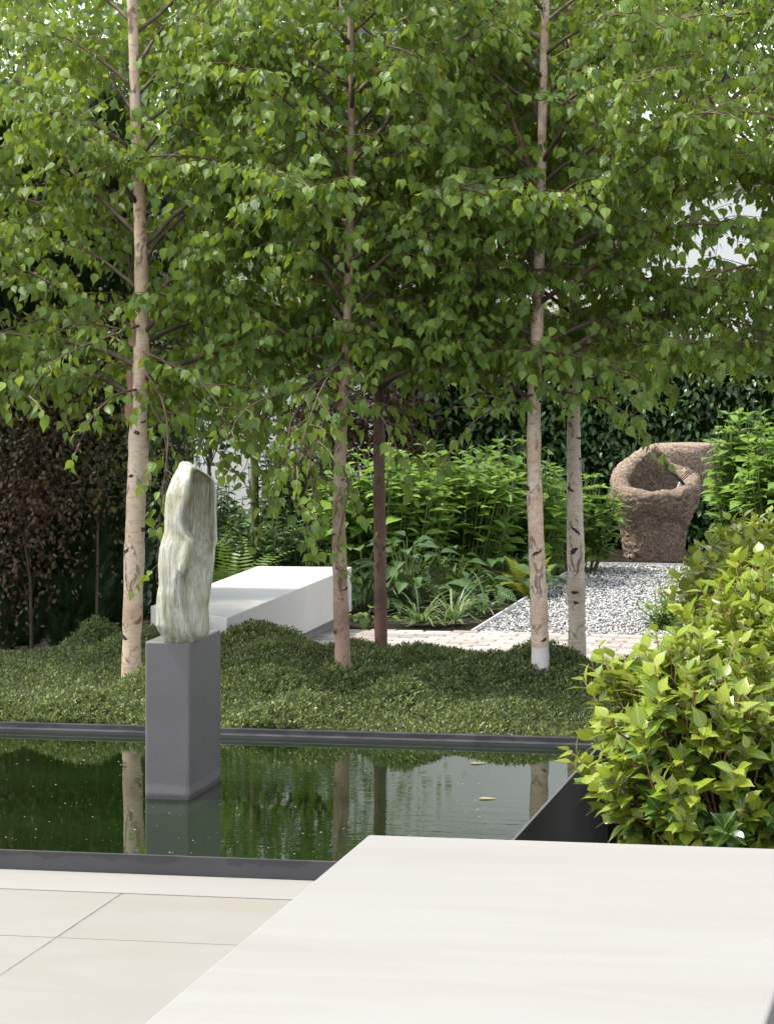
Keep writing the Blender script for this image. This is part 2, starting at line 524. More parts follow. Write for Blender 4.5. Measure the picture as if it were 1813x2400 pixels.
M['dark_leaf'] = leaf_mat('dark_leaf', [(0.035, 0.075, 0.020), (0.06, 0.115, 0.025), (0.09, 0.155, 0.03)], None, 0.42, (0.22, 0.34, 0.02))
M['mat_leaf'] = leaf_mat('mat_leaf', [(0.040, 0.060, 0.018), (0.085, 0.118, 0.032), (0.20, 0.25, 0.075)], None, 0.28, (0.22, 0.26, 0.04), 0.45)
M['dead_leaf'] = leaf_mat('dead_leaf', [(0.30, 0.26, 0.13), (0.24, 0.15, 0.06), (0.34, 0.32, 0.18)], None, 0.2)


# ------------------------------------------------------------------ leaf shapes (tip along +y, face up +z)
def leaf_shape(length, prof, fold=0.12, droop=0.15, stalk=0.0, serr=0.0):
    """prof: half widths along the leaf, as (t, w). returns verts, tris, uv per vertex"""
    vs, uv, tr = [], [], []
    n = len(prof)
    for i, (t, w) in enumerate(prof):
        y = stalk + t * length
        z = -droop * length * t * t
        s = 1 + (serr if i % 2 else -serr)
        vs.append((0, y, z)); uv.append((0.5, t))
        for sd in (-1, 1):
            vs.append((sd * w * s, y - (0.3 * serr * length), z + fold * w)); uv.append((0.5 + sd * w * 4 / length / 4, t))
    for i in range(n - 1):
        a, b = 3 * i, 3 * (i + 1)
        for sd, o in ((0, 1), (1, 2)):
            q = (a, a + o, b + o, b) if sd == 0 else (a, b, b + o, a + o)
            q = q[::-1]
            tr.append((q[0], q[1], q[2])); tr.append((q[0], q[2], q[3]))
    if stalk:
        k = len(vs)
        vs += [(-0.0012, 0, 0.002), (0.0012, 0, 0.002), (0, stalk, 0)]
        uv += [(0.5, 0), (0.5, 0), (0.5, 0)]
        tr.append((k, k + 1, k + 2))
    V = np.array(vs, float); T = np.array(tr, int)
    # drop zero-area faces at the pointed ends
    A = np.linalg.norm(np.cross(V[T[:, 1]] - V[T[:, 0]], V[T[:, 2]] - V[T[:, 0]]), axis=1)
    return V, T[A > 1e-10], np.array(uv, float)


def sym(L, ws):
    n = len(ws)
    return [(i / (n - 1), w * L) for i, w in enumerate(ws)]


LEAF = {
    'birch': leaf_shape(0.066, [(0, .0015), (.08, .0165), (.18, .0225), (.28, .0245), (.38, .0238), (.48, .0215), (.58, .0176), (.67, .0128), (.76, .0080), (.86, .0038), (1.06, 0)], 0.18, 0.22, 0.016, 0.065),
    'birch_far': leaf_shape(0.066, sym(0.066, [0.02, 0.36, 0.30, 0.12, 0.0]), 0.2, 0.2, 0.012),
    'camellia': leaf_shape(0.105, sym(0.105, [0.02, 0.19, 0.29, 0.33, 0.315, 0.25, 0.14, 0.045, 0.0]), 0.16, 0.20, 0.008),
    'hydrangea': leaf_shape(0.125, sym(0.125, [0.02, 0.20, 0.29, 0.31, 0.27, 0.18, 0.08, 0.0]), 0.20, 0.25, 0.014),
    'climber': leaf_shape(0.075, sym(0.075, [0.02, 0.20, 0.22, 0.12, 0.0]), 0.25, 0.25, 0.006),
    'broad': leaf_shape(0.24, sym(0.24, [0.03, 0.19, 0.27, 0.285, 0.25, 0.17, 0.08, 0.0]), 0.30, 0.40, 0.05),
    'small': leaf_shape(0.05, sym(0.05, [0.02, 0.30, 0.32, 0.16, 0.0]), 0.2, 0.2, 0.004),
}


def frames(axis, normal):
    """(N,3,3) rotation matrices with columns side, axis, normal"""
    y = axis / (np.linalg.norm(axis, axis=1, keepdims=True) + 1e-9)
    z = normal - (normal * y).sum(1, keepdims=True) * y
    z /= np.linalg.norm(z, axis=1, keepdims=True) + 1e-9
    x = np.cross(y, z)
    return np.stack([x, y, z], axis=2)


FOL = []          # every plant's leaves, split into parts at the end of the script


def foliage(parent, shape, mat, P, A, N, S, part='leaf', rest='foliage', nparts=300):
    P = np.asarray(P, float); A = np.asarray(A, float); N = np.asarray(N, float); S = np.asarray(S, float)
    if len(P): FOL.append(dict(parent=parent, shape=shape, mat=mat, P=P, R=frames(A, N), S=S, part=part, rest=rest, n=nparts))


def unit(v):
    return v / (np.linalg.norm(v, axis=-1, keepdims=True) + 1e-9)


def rnd_dir(n):
    return unit(RNG.normal(size=(n, 3)))


# ------------------------------------------------------------------ the ground
def ground():
    us = [-600, -6.6, -1.66, 3.2, 600]
    vs = [-60, 8.0, 10.46, 13.60, 900]
    idx = {}
    mb = MB()
    hz = {(2, 1): -0.42, (2, 2): -0.42, (1, 2): -0.55}
    for i in range(4):
        for j in range(4):
            h = hz.get((i, j), -0.035)
            mb.add([(us[i], vs[j], h), (us[i + 1], vs[j], h), (us[i + 1], vs[j + 1], h), (us[i], vs[j + 1], h)], [(0, 1, 2, 3)])
            for (a, b), (p, q) in (((i + 1, j), ((us[i + 1], vs[j]), (us[i + 1], vs[j + 1]))), ((i, j + 1), ((us[i], vs[j + 1]), (us[i + 1], vs[j + 1])))):
                if a < 4 and b < 4:
                    h2 = hz.get((a, b), -0.035)
                    if h2 != h:
                        mb.add([(*p, h), (*q, h), (*q, h2), (*p, h2)], [(0, 1, 2, 3)])
    o = mb.build('ground', M['soil'])
    tag(o, kind='structure')


ground()

# terrace: bedding sheet with each slab on it
bed = MB().prism([(-9, -3), (-1.70, -3), (-1.70, 10.415), (-9, 10.415)], -0.034, -0.0018).build('terrace', M['sand_joint'])
tag(bed, kind='structure')


def slab(u0, u1, v0, v1, mat, top, gap_u=0.005, gap_v=0.0025):
    mb = MB().box((u0 + gap_u, v0 + gap_v, -0.0015), (u1 - gap_u, v1 - gap_v, top))
    return mb


rows = [10.07 - 0.732 * k for k in range(9)]
cols = [-2.915 + 1.12 * k for k in range(-5, 2)]
for a, b in zip(rows[1:], rows[:-1]):
    for c, d in zip(cols[:-1], cols[1:]):
        d2 = min(d, -1.71)
        if d2 - c < 0.1: continue
        slab(c, d2, a, b, None, 0.0 + random.uniform(-0.0006, 0.0006)).build('paving_slab', M['paving_stone'], bed, bevel=0.0006, seg=1)
for c, d in ((-8.2, -5.6), (-5.6, -1.71)):
    slab(c, d, 10.07, 10.412, None, 0.002).build('coping_slab', M['coping_stone'], bed, bevel=0.0006, seg=1)

# ------------------------------------------------------------------ the pool
RIM, WAT = 0.068, 0.030
UL, UR, VF, VB = -6.5, -1.725, 10.42, 13.57
pool = empty('pool', (UL + 2, VF, 0), 'long dark steel pool with thin rim, holding still green water and the plinth', 'pool')


def local(o, parent):
    o.location = -Vector(parent.location)
    return o


local(MB().box((UL, VF, -0.03), (UR - 0.012, VF + 0.012, RIM)).build('front_wall', M['pool_steel'], pool, bevel=0.002), pool)
local(MB().box((UR - 0.012, VF, -0.42), (UR, VB + 0.05, RIM)).build('side_wall', M['lightened_steel'], pool, bevel=0.002), pool)
local(MB().box((UL - 0.012, VF, -0.42), (UL, VB + 0.05, RIM)).build('side_wall', M['pool_steel'], pool, bevel=0.002), pool)
local(MB().box((UL, VB - 0.002, -0.42), (UR - 0.0125, VB + 0.05, RIM)).build('back_wall', M['pool_steel'], pool, bevel=0.003), pool)
local(MB().box((UL + 0.003, VB - 0.045, -0.10), (UR - 0.015, VB - 0.003, RIM - 0.022)).build('back_ledge', M['pool_steel'], pool, bevel=0.003), pool)
simple('pool_floor', (0.02, 0.028, 0.012), 0.9, 0.3, 4)
local(MB().box((UL + 0.002, VF + 0.014, -0.50), (UR - 0.014, VB - 0.004, -0.42)).build('floor', M['pool_floor'], pool), pool)
w = MB().add([(UL + 0.001, VF + 0.012, WAT), (UR - 0.012, VF + 0.012, WAT), (UR - 0.012, VB - 0.045, WAT), (UL + 0.001, VB - 0.045, WAT)], [(0, 1, 2, 3)]).build('water', M['pond_water'])
tag(w, kind='structure')

# pale specks of pollen floating on the pool
simple('pollen', (0.75, 0.76, 0.70), 0.8, 0.1)
n = 430
V, Fc = [], []
for i in range(n):
    u = RNG.uniform(-4.6, UR - 0.1); v = VF + 0.03 + (VB - VF - 0.12) * RNG.beta(1.0, 1.35)
    r = 0.0009 + 0.0014 * RNG.random() ** 3
    if RNG.random() < 0.04: r *= 1.8
    a0 = RNG.random() * 6.3; el = 1 + RNG.random() * 1.2
    o = len(V)
    for k in range(6):
        a = a0 + k * math.pi / 3
        V.append((u + r * el * math.cos(a), v + r * math.sin(a), WAT + 0.0012))
    Fc.append([o, o + 1, o + 2, o + 3, o + 4, o + 5])
o = link('floating_pollen', mesh_np('floating_pollen', np.array(V), np.array(Fc)), M['pollen'])
tag(o, 'pale specks of pollen scattered over the dark pool water', 'pollen', kind='stuff')

# two fallen leaves lying on the water
for (px, py, rz, lab) in ((1092, 1791, 0.3, 'pale fallen leaf floating near the back rim of the pool'),
                          (1112, 1873, 0.1, 'longer pale fallen leaf floating near the corner of the white slab')):
    z = FPX * (EYE - WAT) / (py - HY)
    p = at(px, z, WAT + 0.004)
    V_, T_, uv_ = LEAF['birch_far']
    me = mesh_np('fallen_leaf', V_ * np.array([1, 1.2, 0.15]), T_, True, np.zeros(len(T_)), uv_[T_])
    o = link('fallen_leaf', me, M['dead_leaf'], loc=p)
    o.rotation_euler = (0, 0, rz - 1.5)
    tag(o, lab, 'leaf')

# ------------------------------------------------------------------ white slab bench in the foreground
t = empty('slab_bench', (-1.12, 6.5, 0), 'big pale stone bench slab in the foreground beside the paving', 'bench')
b = local(MB().box((-1.755, 4.0, 0.19), (-0.49, 8.52, 0.50)).build('slab', M['bench_stone'], t, bevel=0.010, seg=3), t)
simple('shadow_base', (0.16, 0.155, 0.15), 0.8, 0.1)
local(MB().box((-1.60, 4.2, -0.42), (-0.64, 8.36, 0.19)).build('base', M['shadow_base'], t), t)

# ------------------------------------------------------------------ plinth and stone
PU0, PU1, PV0, PV1 = -3.331, -3.148, 11.82, 12.315
pl = MB().box((PU0, PV0, -0.30), (PU1, PV1, 0.650)).build('plinth', M['plinth_paint'], bevel=0.009, seg=3, smooth=False)
pl.data.transform(Matrix.Translation((-(PU0 + PU1) / 2, -PV0, -WAT)))
pl.location = ((PU0 + PU1) / 2, PV0, WAT)
tag(pl, 'tall grey painted plinth standing in the pool under the carved stone', 'plinth')


def sculpture():
    zc = 12.26
    s = zc / FPX
    base_px = 432.0
    y0 = 1498.0
    # outline, photograph pixels: y, left, right
    out = [(1075, 426, 441), (1079, 421, 448), (1090, 417, 461), (1103, 409, 482), (1115, 403, 499), (1130, 397, 505), (1150, 390, 508), (1190, 386, 507.5),
           (1228, 386, 508), (1245, 384, 509), (1261, 379, 510), (1277, 374, 505), (1317, 370.5, 502), (1364, 372.5, 496), (1388, 368, 492),
           (1416, 366, 488.5), (1458, 365, 491), (1470, 370, 492), (1482, 378, 487), (1491, 382, 472), (1498, 386, 462)]
    ridge = [(1075, 436), (1090, 456), (1101, 451), (1133, 446), (1160, 442), (1190, 433), (1217, 429), (1236, 438), (1258, 456), (1285, 451),
             (1322, 440), (1345, 426), (1380, 424), (1410, 428), (1450, 440), (1498, 452)]
    depth = [(1075, .2), (1092, 2), (1103, 26), (1125, 40), (1180, 42), (1240, 38), (1290, 30), (1345, 20), (1400, 12), (1450, 8), (1498, 6)]
    ox, oy = zip(*[(a[0], a[1]) for a in out]); rx = [a[2] for a in out]
    H = 96
    NF, NB = 90, 26
    V = []; moss_shade = []
    for i in range(H + 1):
        y = 1075 + (1498 - 1075) * (i / H)
        l = np.interp(y, ox, oy); r = np.interp(y, ox, rx)
        xr = np.interp(y, *zip(*ridge)); dp = np.interp(y, *zip(*depth))
        c = (l + r) / 2; hw = (r - l) / 2
        dd = hw * 0.80 * (1 + 0.10 * math.sin(y * 0.02))
        row = []
        for j in range(NF):
            a = math.pi * (1 - j / (NF - 1))
            x = c + hw * math.cos(a)
            d = -dd * math.sin(a) ** 0.8
            # hollow right of the ridge
            q = (x - xr) / max(2.0, r - xr)
            if q > 0:
                d += 1.45 * dp * min(1, q / 0.055) ** 0.7 * (1 - max(0, (q - 0.58) / 0.42) ** 1.7)
            else:
                d -= 9.0 * math.exp(-((x - xr + 9) / 13) ** 2) * float(np.interp(y, [1085, 1115, 1300, 1400], [0, 1, 1, 0.3]))
            d += 0.9 * math.sin(x * 0.42 + math.sin(y * 0.02) * 1.6) * min(1, max(0, (y - 1260) / 160)) + (0.5 * math.sin(x * 0.9 + 1.5 * math.sin(y * 0.03)) if q > 0 else 0)
            if y > 1330: d += 3.5 * math.exp(-((x - np.interp(y, [1330, 1498], [424, 412])) / 6) ** 2)
            row.append((x, d))
            moss_shade.append(max(0.0, min(1.0, q / 0.10)) * max(0.0, 1 - max(0, (q - 0.80) / 0.2)) * float(np.interp(y, [1085, 1110, 1230, 1330, 1400], [0, 1, 0.9, 0.45, 0.15])))  # mask for stain and painted shade inside the hollow
        for j in range(NB):
            moss_shade.append(0.0)
            a = -math.pi * (j + 1) / (NB + 1)
            row.append((c + hw * math.cos(a), -dd * math.sin(a) * 0.8))
        for x, d in row:
            jit = 0.35 * math.sin(x * 1.7 + y * 0.9) * math.sin(y * 0.23 + d)
            V.append(((x - base_px + jit) * s, d * s, (y0 - y) * s))
    n = NF + NB
    Fc = []
    for i in range(H):
        for j in range(n):
            k = (j + 1) % n
            Fc.append((i * n + j, (i + 1) * n + j, (i + 1) * n + k, i * n + k))
    mb = MB().add(V, Fc + [tuple(range(n)), tuple(range(H * n + n - 1, H * n - 1, -1))])
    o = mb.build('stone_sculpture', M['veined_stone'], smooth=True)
    ma = o.data.attributes.new('moss_shade', 'FLOAT', 'POINT')
    ma.data.foreach_set('value', np.array(moss_shade, dtype=np.float32))
    p = at(base_px, zc, 0)
    o.location = (p[0], p[1], 0.646)
    o.rotation_euler = (0, 0, TH)
    tag(o, 'hollowed grey green veined carved stone standing on the grey plinth', 'sculpture')


sculpture()

# ------------------------------------------------------------------ white bench under the birches
cor = [(353, 1420), (532, 1448), (824, 1329), (602, 1327)]
hb = 0.34
plan = []
for px, py in cor:
    p = at(px, FPX * (EYE - hb) / (py - HY), 0)
    plan.append((p[0], p[1]))
t = empty('garden_bench', (plan[1][0], plan[1][1], 0), 'low white stone bench block behind the carved stone and birch trunks', 'bench')
local(MB().prism(plan, 0.065, hb).build('slab', M['white_bench_stone'], t, bevel=0.006), t)
cx_, cy_ = np.mean(plan, axis=0)
ins = [(cx_ + (x - cx_) * 0.86, cy_ + (y - cy_) * 0.9) for x, y in plan]
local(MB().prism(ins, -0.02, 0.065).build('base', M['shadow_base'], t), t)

# ------------------------------------------------------------------ setts, gravel
path = tag(MB().prism([(-4.75, 15.6), (-1.30, 15.6), (-0.72, 18.42), (-4.75, 18.42)], -0.034, -0.012).build('path', M['grit']), kind='structure')
t = NT('sett_stone')
oi = t.n('ShaderNodeObjectInfo')
c = t.ramp(oi.outputs['Random'], [(0.1, (0.25, 0.212, 0.185)), (0.5, (0.32, 0.285, 0.26)), (0.9, (0.38, 0.35, 0.33))])
g = t.noise(t.coord(), 40, 4)
c = t.mix(0.3, c, t.ramp(g, [(0.3, (0.6, 0.57, 0.55)), (0.7, (1, 1, 1))]), 'MULTIPLY')
M['sett_stone'] = t.done(t.principled(c, 0.8, t.bump(g, 0.3, 0.006), 0.3))
setts = []
for k in range(5):
    mb = MB()
    dx = [random.uniform(-0.004, 0.004) for _ in range(8)]
    mb.prism([(-0.082 + dx[0], -0.052 + dx[1]), (0.082 + dx[2], -0.052 + dx[3]), (0.082 + dx[4], 0.052 + dx[5]), (-0.082 + dx[6], 0.052 + dx[7])], -0.02, 0.0)
    o = mb.build('sett', M['sett_stone'], path, bevel=0.008, seg=1)
    setts.append(o)
cnt = 0
first = list(setts)
for j in range(26):
    v = 15.68 + 0.108 * j
    for i in range(27):
        u = -4.62 + 0.168 * i + (0.084 if j % 2 else 0)
        if u > -0.22: continue
        d = -u * math.sin(TH) * 0 + (np.array([u, v, 0]) @ VD)
        X = np.array([u, v, 0]) @ VR
        px = CX + X / d * FPX; py = HY + EYE / d * FPX
        if not (690 < px < 1560 and py < 1545): continue
        if first:
            o = first.pop()
        else:
            o = random.choice(setts).copy(); COL.objects.link(o)
        o.location = (u + random.uniform(-.003, .003), v + random.uniform(-.003, .003), random.uniform(-0.003, 0.004))
        o.rotation_euler = (random.uniform(-.012, .012), random.uniform(-.012, .012), random.uniform(-.02, .02))
        cnt += 1
for o in first: o.location = (-1.0, 16.2, 0)

# gravel bed: outline from its visible corners, then chips
gl = at(1097, FPX * EYE / (1476 - HY), 0); gl2 = at(1330, FPX * EYE / (1349 - HY), 0)
GU0 = (gl[0] + gl2[0]) / 2
GV0, GV1 = 18.43, 23.35
gv = tag(MB().box((GU0, GV0, -0.034), (GU0 + 2.3, GV1, -0.018)).build('gravel_bed', M['grit']), kind='structure')
simple('edging', (0.55, 0.54, 0.52), 0.6, 0.1)
e = MB().box((GU0 - 0.012, GV0, -0.05), (GU0 - 0.001, GV1, 0.006)).box((GU0, GV1, -0.05), (GU0 + 2.3, GV1 + 0.012, 0.008)).build('path_edging', M['edging'])
tag(e, 'thin pale metal edging strip along the left and far sides of the gravel', 'edging')
t = NT('granite_chip')
a_ = t.n('ShaderNodeAttribute', attribute_name='rnd')
c = t.ramp(a_.outputs['Fac'], [(0.0, (0.10, 0.10, 0.105)), (0.10, (0.16, 0.16, 0.165)), (0.14, (0.30, 0.30, 0.30)), (0.6, (0.46, 0.455, 0.445)), (1.0, (0.58, 0.57, 0.56))])
M['granite_chip'] = t.done(t.principled(c, 0.7))
oct_v = np.array([(1, 0, 0), (0, 1, 0), (-1, 0, 0), (0, -1, 0), (0, 0, 0.8), (0, 0, -0.6)], float)
oct_f = np.array([(0, 1, 4), (1, 2, 4), (2, 3, 4), (3, 0, 4), (1, 0, 5), (2, 1, 5), (3, 2, 5), (0, 3, 5)])


def scatter(shape_v, shape_t, R, S, P):
    V = np.einsum('nij,kj->nki', R, shape_v) * S[:, None, None] + P[:, None, :]
    T = (shape_t[None] + (np.arange(len(P)) * len(shape_v))[:, None, None]).reshape(-1, 3)
    return V.reshape(-1, 3), T


N_ = 17000
P_ = np.stack([RNG.uniform(GU0 + 0.01, GU0 + 2.1, N_), RNG.uniform(GV0, GV1, N_), RNG.uniform(-0.018, -0.002, N_)], 1)
S_ = RNG.uniform(0.007, 0.0145, N_)
V_, T_ = scatter(oct_v * np.array([1, 0.8, 0.7]), oct_f, frames(rnd_dir(N_), rnd_dir(N_)), S_, P_)
o = link('gravel', mesh_np('gravel', V_, T_, rnd=np.repeat(RNG.random(N_), 8)), M['granite_chip'])
tag(o, 'pale granite chippings loose on the path in front of the stone fountain', 'gravel', kind='stuff')

# ------------------------------------------------------------------ garden wall and house beyond
gw = empty('garden_wall', (0, 27.0, 0), 'tall white rendered garden wall across the back of the garden', 'wall')
local(MB().box((-16, 27.0, -0.04), (12, 27.22, 2.93)).build('wall_face', M['white_render'], gw), gw)
local(MB().box((-16.02, 26.97, 2.93), (12.02, 27.25, 3.0)).build('coping', M['coping_stone'], gw, bevel=0.006), gw)


def mat_brick():
    t = NT('red_brick')
    v = t.coord()
    rot = t.n('ShaderNodeMapping'); rot.inputs['Rotation'].default_value = (math.pi / 2, 0, 0)
    t.l(v, rot.inputs['Vector'])
    b = t.n('ShaderNodeTexBrick')
    t.l(rot.outputs[0], b.inputs['Vector'])
    b.inputs['Scale'].default_value = 1.0
    b.inputs['Brick Width'].default_value = 0.225
    b.inputs['Row Height'].default_value = 0.075
    b.inputs['Mortar Size'].default_value = 0.006
    b.inputs['Color1'].default_value = (0.30, 0.085, 0.045, 1)
    b.inputs['Color2'].default_value = (0.40, 0.125, 0.065, 1)
    b.inputs['Mortar'].default_value = (0.42, 0.33, 0.27, 1)
    M['red_brick'] = t.done(t.principled(b.outputs['Color'], 0.85, t.bump(b.outputs['Fac'], -0.4, 0.01), 0.3))


mat_brick()
t = NT('window_glass')
M['window_glass'] = t.done(t.principled((0.05, 0.065, 0.085), 0.06, None, 0.6))
simple('pink_render', (0.55, 0.33, 0.25), 0.85, 0.06)


def house():
    v0 = 44.5
    zc = 44.0
    u0 = at(700, zc, 0)[0] ; u1 = at(1172, zc, 0)[0]
    h = empty('brick_house', ((u0 + u1) / 2, v0, 0), 'red brick house with white framed windows rising behind the garden wall', 'house')
    local(MB().box((u0, v0, 0), (u1, v0 + 7, 7.6)).build('wall', M['red_brick'], h), h)
    local(MB().box((u0 - 0.003, v0 - 0.02, 4.35), (u1 + 0.02, v0 - 0.001, 4.62)).build('string_course', M['pink_render'], h), h)
    um = (u0 + u1) / 2
    # roof
    mb = MB().add([(u0 - .3, v0 - .3, 7.6), (u1 + .3, v0 - .3, 7.6), (u1 + .3, v0 + 7.3, 7.6), (u0 - .3, v0 + 7.3, 7.6), (u0 - .3, v0 + 3.5, 10.2), (u1 + .3, v0 + 3.5, 10.2)],
                  [(0, 1, 5, 4), (2, 3, 4, 5), (0, 4, 3), (1, 2, 5), (3, 2, 1, 0)])
    local(mb.build('roof', M['slate'], h), h)
    for uc in (u0 + 0.75, u0 + 1.95):
        for zb in (1.6, 4.95):
            f = MB()
            w_, hh = 0.42, 1.55
            for a, b_ in (((uc - w_ - .07, v0 - .03, zb - .07), (uc - w_, v0 + .02, zb + hh + .07)), ((uc + w_, v0 - .03, zb - .07), (uc + w_ + .07, v0 + .02, zb + hh + .07)),
                          ((uc - w_, v0 - .03, zb - .07), (uc + w_, v0 + .02, zb)), ((uc - w_, v0 - .03, zb + hh), (uc + w_, v0 + .02, zb + hh + .07)),
                          ((uc - w_, v0 - .025, zb + hh / 2 - .02), (uc + w_, v0 + .015, zb + hh / 2 + .02)), ((uc - .015, v0 - .024, zb), (uc + .015, v0 + .014, zb + hh))):
                f.box(a, b_)
            fo = local(f.build('window', M['window_paint'], h), h)
            MB().box((uc - w_, v0 - .012, zb), (uc + w_, v0 - .006, zb + hh)).build('pane', M['window_glass'], fo)
    local(MB().box((u1 - 1.0, v0 + 3.1, 9.0), (u1 - 0.4, v0 + 3.9, 11.2)).build('chimney', M['red_brick'], h), h)


house()
p = at(1432, 26.4, 0)
pp = empty('lamp_post', (p[0], p[1], 0), 'slim grey metal post in front of the white wall at the right', 'post')
MB().tube([(0, 0, 0), (0, 0, 1.5), (0, 0, 3.7)], [0.034, 0.03, 0.026], 12).build('pole', M['grey_metal'], pp, smooth=False)
MB().tube([(0, 0, 3.7), (0, 0, 3.74), (0, 0, 3.9), (0, 0, 3.94)], [0.03, 0.07, 0.075, 0.03], 12).build('cap', M['grey_metal'], pp)


# ------------------------------------------------------------------ granite fountain
def fountain():
    zc = 23.72
    c = at(1533, zc, 0)
    s = zc / FPX
    ft = empty('stone_fountain', (c[0], c[1], 0), 'rough brown granite bowl fountain with curved spout at the end of the gravel path', 'fountain')
    ft.rotation_euler = (0, 0, TH)
    prof = [(0.0, 0.205), (0.06, 0.212), (0.18, 0.230), (0.30, 0.258), (0.42, 0.300), (0.50, 0.325), (0.56, 0.328), (0.64, 0.318), (0.72, 0.292), (0.80, 0.248), (0.88, 0.175), (0.93, 0.10)]
    ph, pr = zip(*prof)
    NA, NH = 132, 56
    V = []
    from mathutils import noise as mn

    def lump(a, h):
        q = Vector((math.cos(a) * 0.3, math.sin(a) * 0.3, h))
        return 0.018 * mn.noise(q * 6) + 0.012 * mn.noise(q * 17) + 0.016 * mn.noise(q * 41) + 0.008 * mn.noise(q * 80)

    def rimh(a):
        # a = angle, -pi/2 faces the camera: low in front, high behind and to the left
        k = 0.5 + 0.5 * math.sin(a + 0.10)
        return 0.550 + 0.330 * k ** 1.35 + 0.016 * mn.noise(Vector((math.cos(a), math.sin(a), 4)) * 3.0)

    for i in range(NH + 1):
        for j in range(NA):
            a = 2 * math.pi * j / NA
            hr = rimh(a) - 0.045
            h = hr * i / NH
            r = np.interp(h, ph, pr)
            x, y = r * math.cos(a) * 1.06, r * math.sin(a)
            q = math.hypot((x - 0.11) / 0.235, (h - 0.0) / 0.36)
            m_ = lump(a, h) * (0.3 if h < 0.02 else 1)
            if q < 1 and y < 0.0:          # honed cut, low on the right of the front
                m_ = m_ * 0.12 - 0.034 * min(1, (1 - q) * 9)
            V.append(((r + m_) * math.cos(a) * 1.06, (r + m_) * math.sin(a), h))
    for k, (dr, dh) in enumerate([(-0.008, -0.020), (-0.030, 0.0), (-0.058, 0.002), (-0.084, -0.016), (-0.098, -0.05), (-0.108, -0.10), (-0.115, -0.16), (-0.12, -0.24), (-0.12, -0.36)]):
        for j in range(NA):
            a = 2 * math.pi * j / NA
            hr = rimh(a)
            h = max(hr + dh, 0.42)
            rr_ = np.interp(min(hr, 0.80), ph, pr)
            inner = np.interp(max(0.5, min(h + 0.06, 0.86)), ph, pr) - 0.105
            r = rr_ + dr if k < 3 else min(rr_ + dr, inner) if h > 0.75 else inner - 0.004 * k
            V.append(((r + lump(a, h * 1.3 + 2)) * math.cos(a) * 1.06, (r + lump(a, h * 1.3 + 2)) * math.sin(a), h + 0.5 * lump(a + 1, h)))
    rows_ = NH + 1 + 9
    Fc = [(i * NA + j, i * NA + (j + 1) % NA, (i + 1) * NA + (j + 1) % NA, (i + 1) * NA + j) for i in range(rows_ - 1) for j in range(NA)]
    Fc.append(tuple(range(NA - 1, -1, -1)))
    Fc.append(tuple(range((rows_ - 1) * NA, rows_ * NA)))
    MB().add(V, Fc).build('bowl', M['rough_granite'], ft, smooth=True)
    # water in the bowl
    wv = [(0.245 * math.cos(a) * 1.06, 0.245 * math.sin(a), 0.515) for a in np.linspace(0, 2 * math.pi, 40, endpoint=False)]
    wv = [(x, y, z) for x, y, z in wv]
    MB().add(wv, [tuple(range(40))]).build('bowl_water', M['bowl_water'], ft)
    # upper rock behind the spout with a flat pale top
    V = []
    for i, (h, r) in enumerate([(0.50, 0.16), (0.62, 0.21), (0.74, 0.25), (0.82, 0.27), (0.875, 0.275), (0.885, 0.25)]):
        for j in range(28):
            a = 2 * math.pi * j / 28
            V.append((0.30 + r * math.cos(a) * 0.95 + lump(a, h), 0.20 + r * math.sin(a) * 0.75 + lump(a + 2, h), h + 0.004 * math.sin(5 * a)))
    Fc = [(i * 28 + j, i * 28 + (j + 1) % 28, (i + 1) * 28 + (j + 1) % 28, (i + 1) * 28 + j) for i in range(5) for j in range(28)]
    Fc.append(tuple(range(5 * 28, 6 * 28)))
    MB().add(V, Fc).build('upper_rock', M['rough_granite'], ft, smooth=True)
    # curved metal spout: a blade sweeping from the top down into the bowl, and three fins
    def ribbon(pts, wv_, name):
        mb = MB()
        pts = np.array(pts); wv_ = np.array(wv_)
        n_ = len(pts)
        th = np.array([0.0, 0.006, 0.0])
        vs = np.concatenate([pts - th, pts + wv_ - th, pts + wv_ + th, pts + th])
        fs = []
        for i in range(n_ - 1):
            for k in range(4):
                k2 = (k + 1) % 4
                fs.append((k * n_ + i, k2 * n_ + i, k2 * n_ + i + 1, k * n_ + i + 1))
        fs += [(0, n_, 2 * n_, 3 * n_), (n_ - 1, 2 * n_ - 1, 3 * n_ - 1, 4 * n_ - 1)]
        mb.add(vs, fs).build(name, M['spout_metal'], ft, smooth=False)

    def f_(px, py, y):
        return ((px - 1533) * s, y, EYE - (py - HY) * s)
    curve = [(1541, 1058), (1543, 1075), (1552, 1092), (1566, 1108), (1583, 1124), (1598, 1140), (1607, 1158)]
    ribbon([f_(x, y, -0.16 - 0.05 * i / 6) for i, (x, y) in enumerate(curve)], [(0.014 + 0.022 * math.sin(math.pi * i / 6), 0.0, 0.004) for i in range(7)], 'spout_blade')
    for k in range(3):
        a, b_ = (1583 + 3 * k, 1122 + 3 * k), (1620, 1094 + 5 * k)
        m_ = ((a[0] + b_[0]) / 2, (a[1] + b_[1]) / 2 - 3)
        ribbon([f_(*a, -0.20), f_(*m_, -0.18), f_(*b_, -0.14)], [(0.0, 0.0, 0.008)] * 3, 'spout_fin')
    simple('falling_water', (0.75, 0.78, 0.80), 0.1, 0.1)
    mb = MB()
    st = [f_(1587 - 10 * q ** 0.7, 1126 + 34 * q, -0.20) for q in np.linspace(0, 1, 14)]
    mb.tube(st, [0.005 + 0.003 * math.sin(i * 2.1) for i in range(14)], 6)
    for k in range(9):
        x, y = 1560 + 26 * RNG.random(), 1159 + 3 * RNG.random()
        q = f_(x, y, -0.19 + 0.02 * RNG.random())
        mb.tube([(q[0] - .004, q[1], q[2]), (q[0], q[1], q[2] + .006), (q[0] + .005, q[1], q[2])], [0.002, 0.006, 0.002], 5)
    mb.build('water_stream', M['falling_water'], ft)


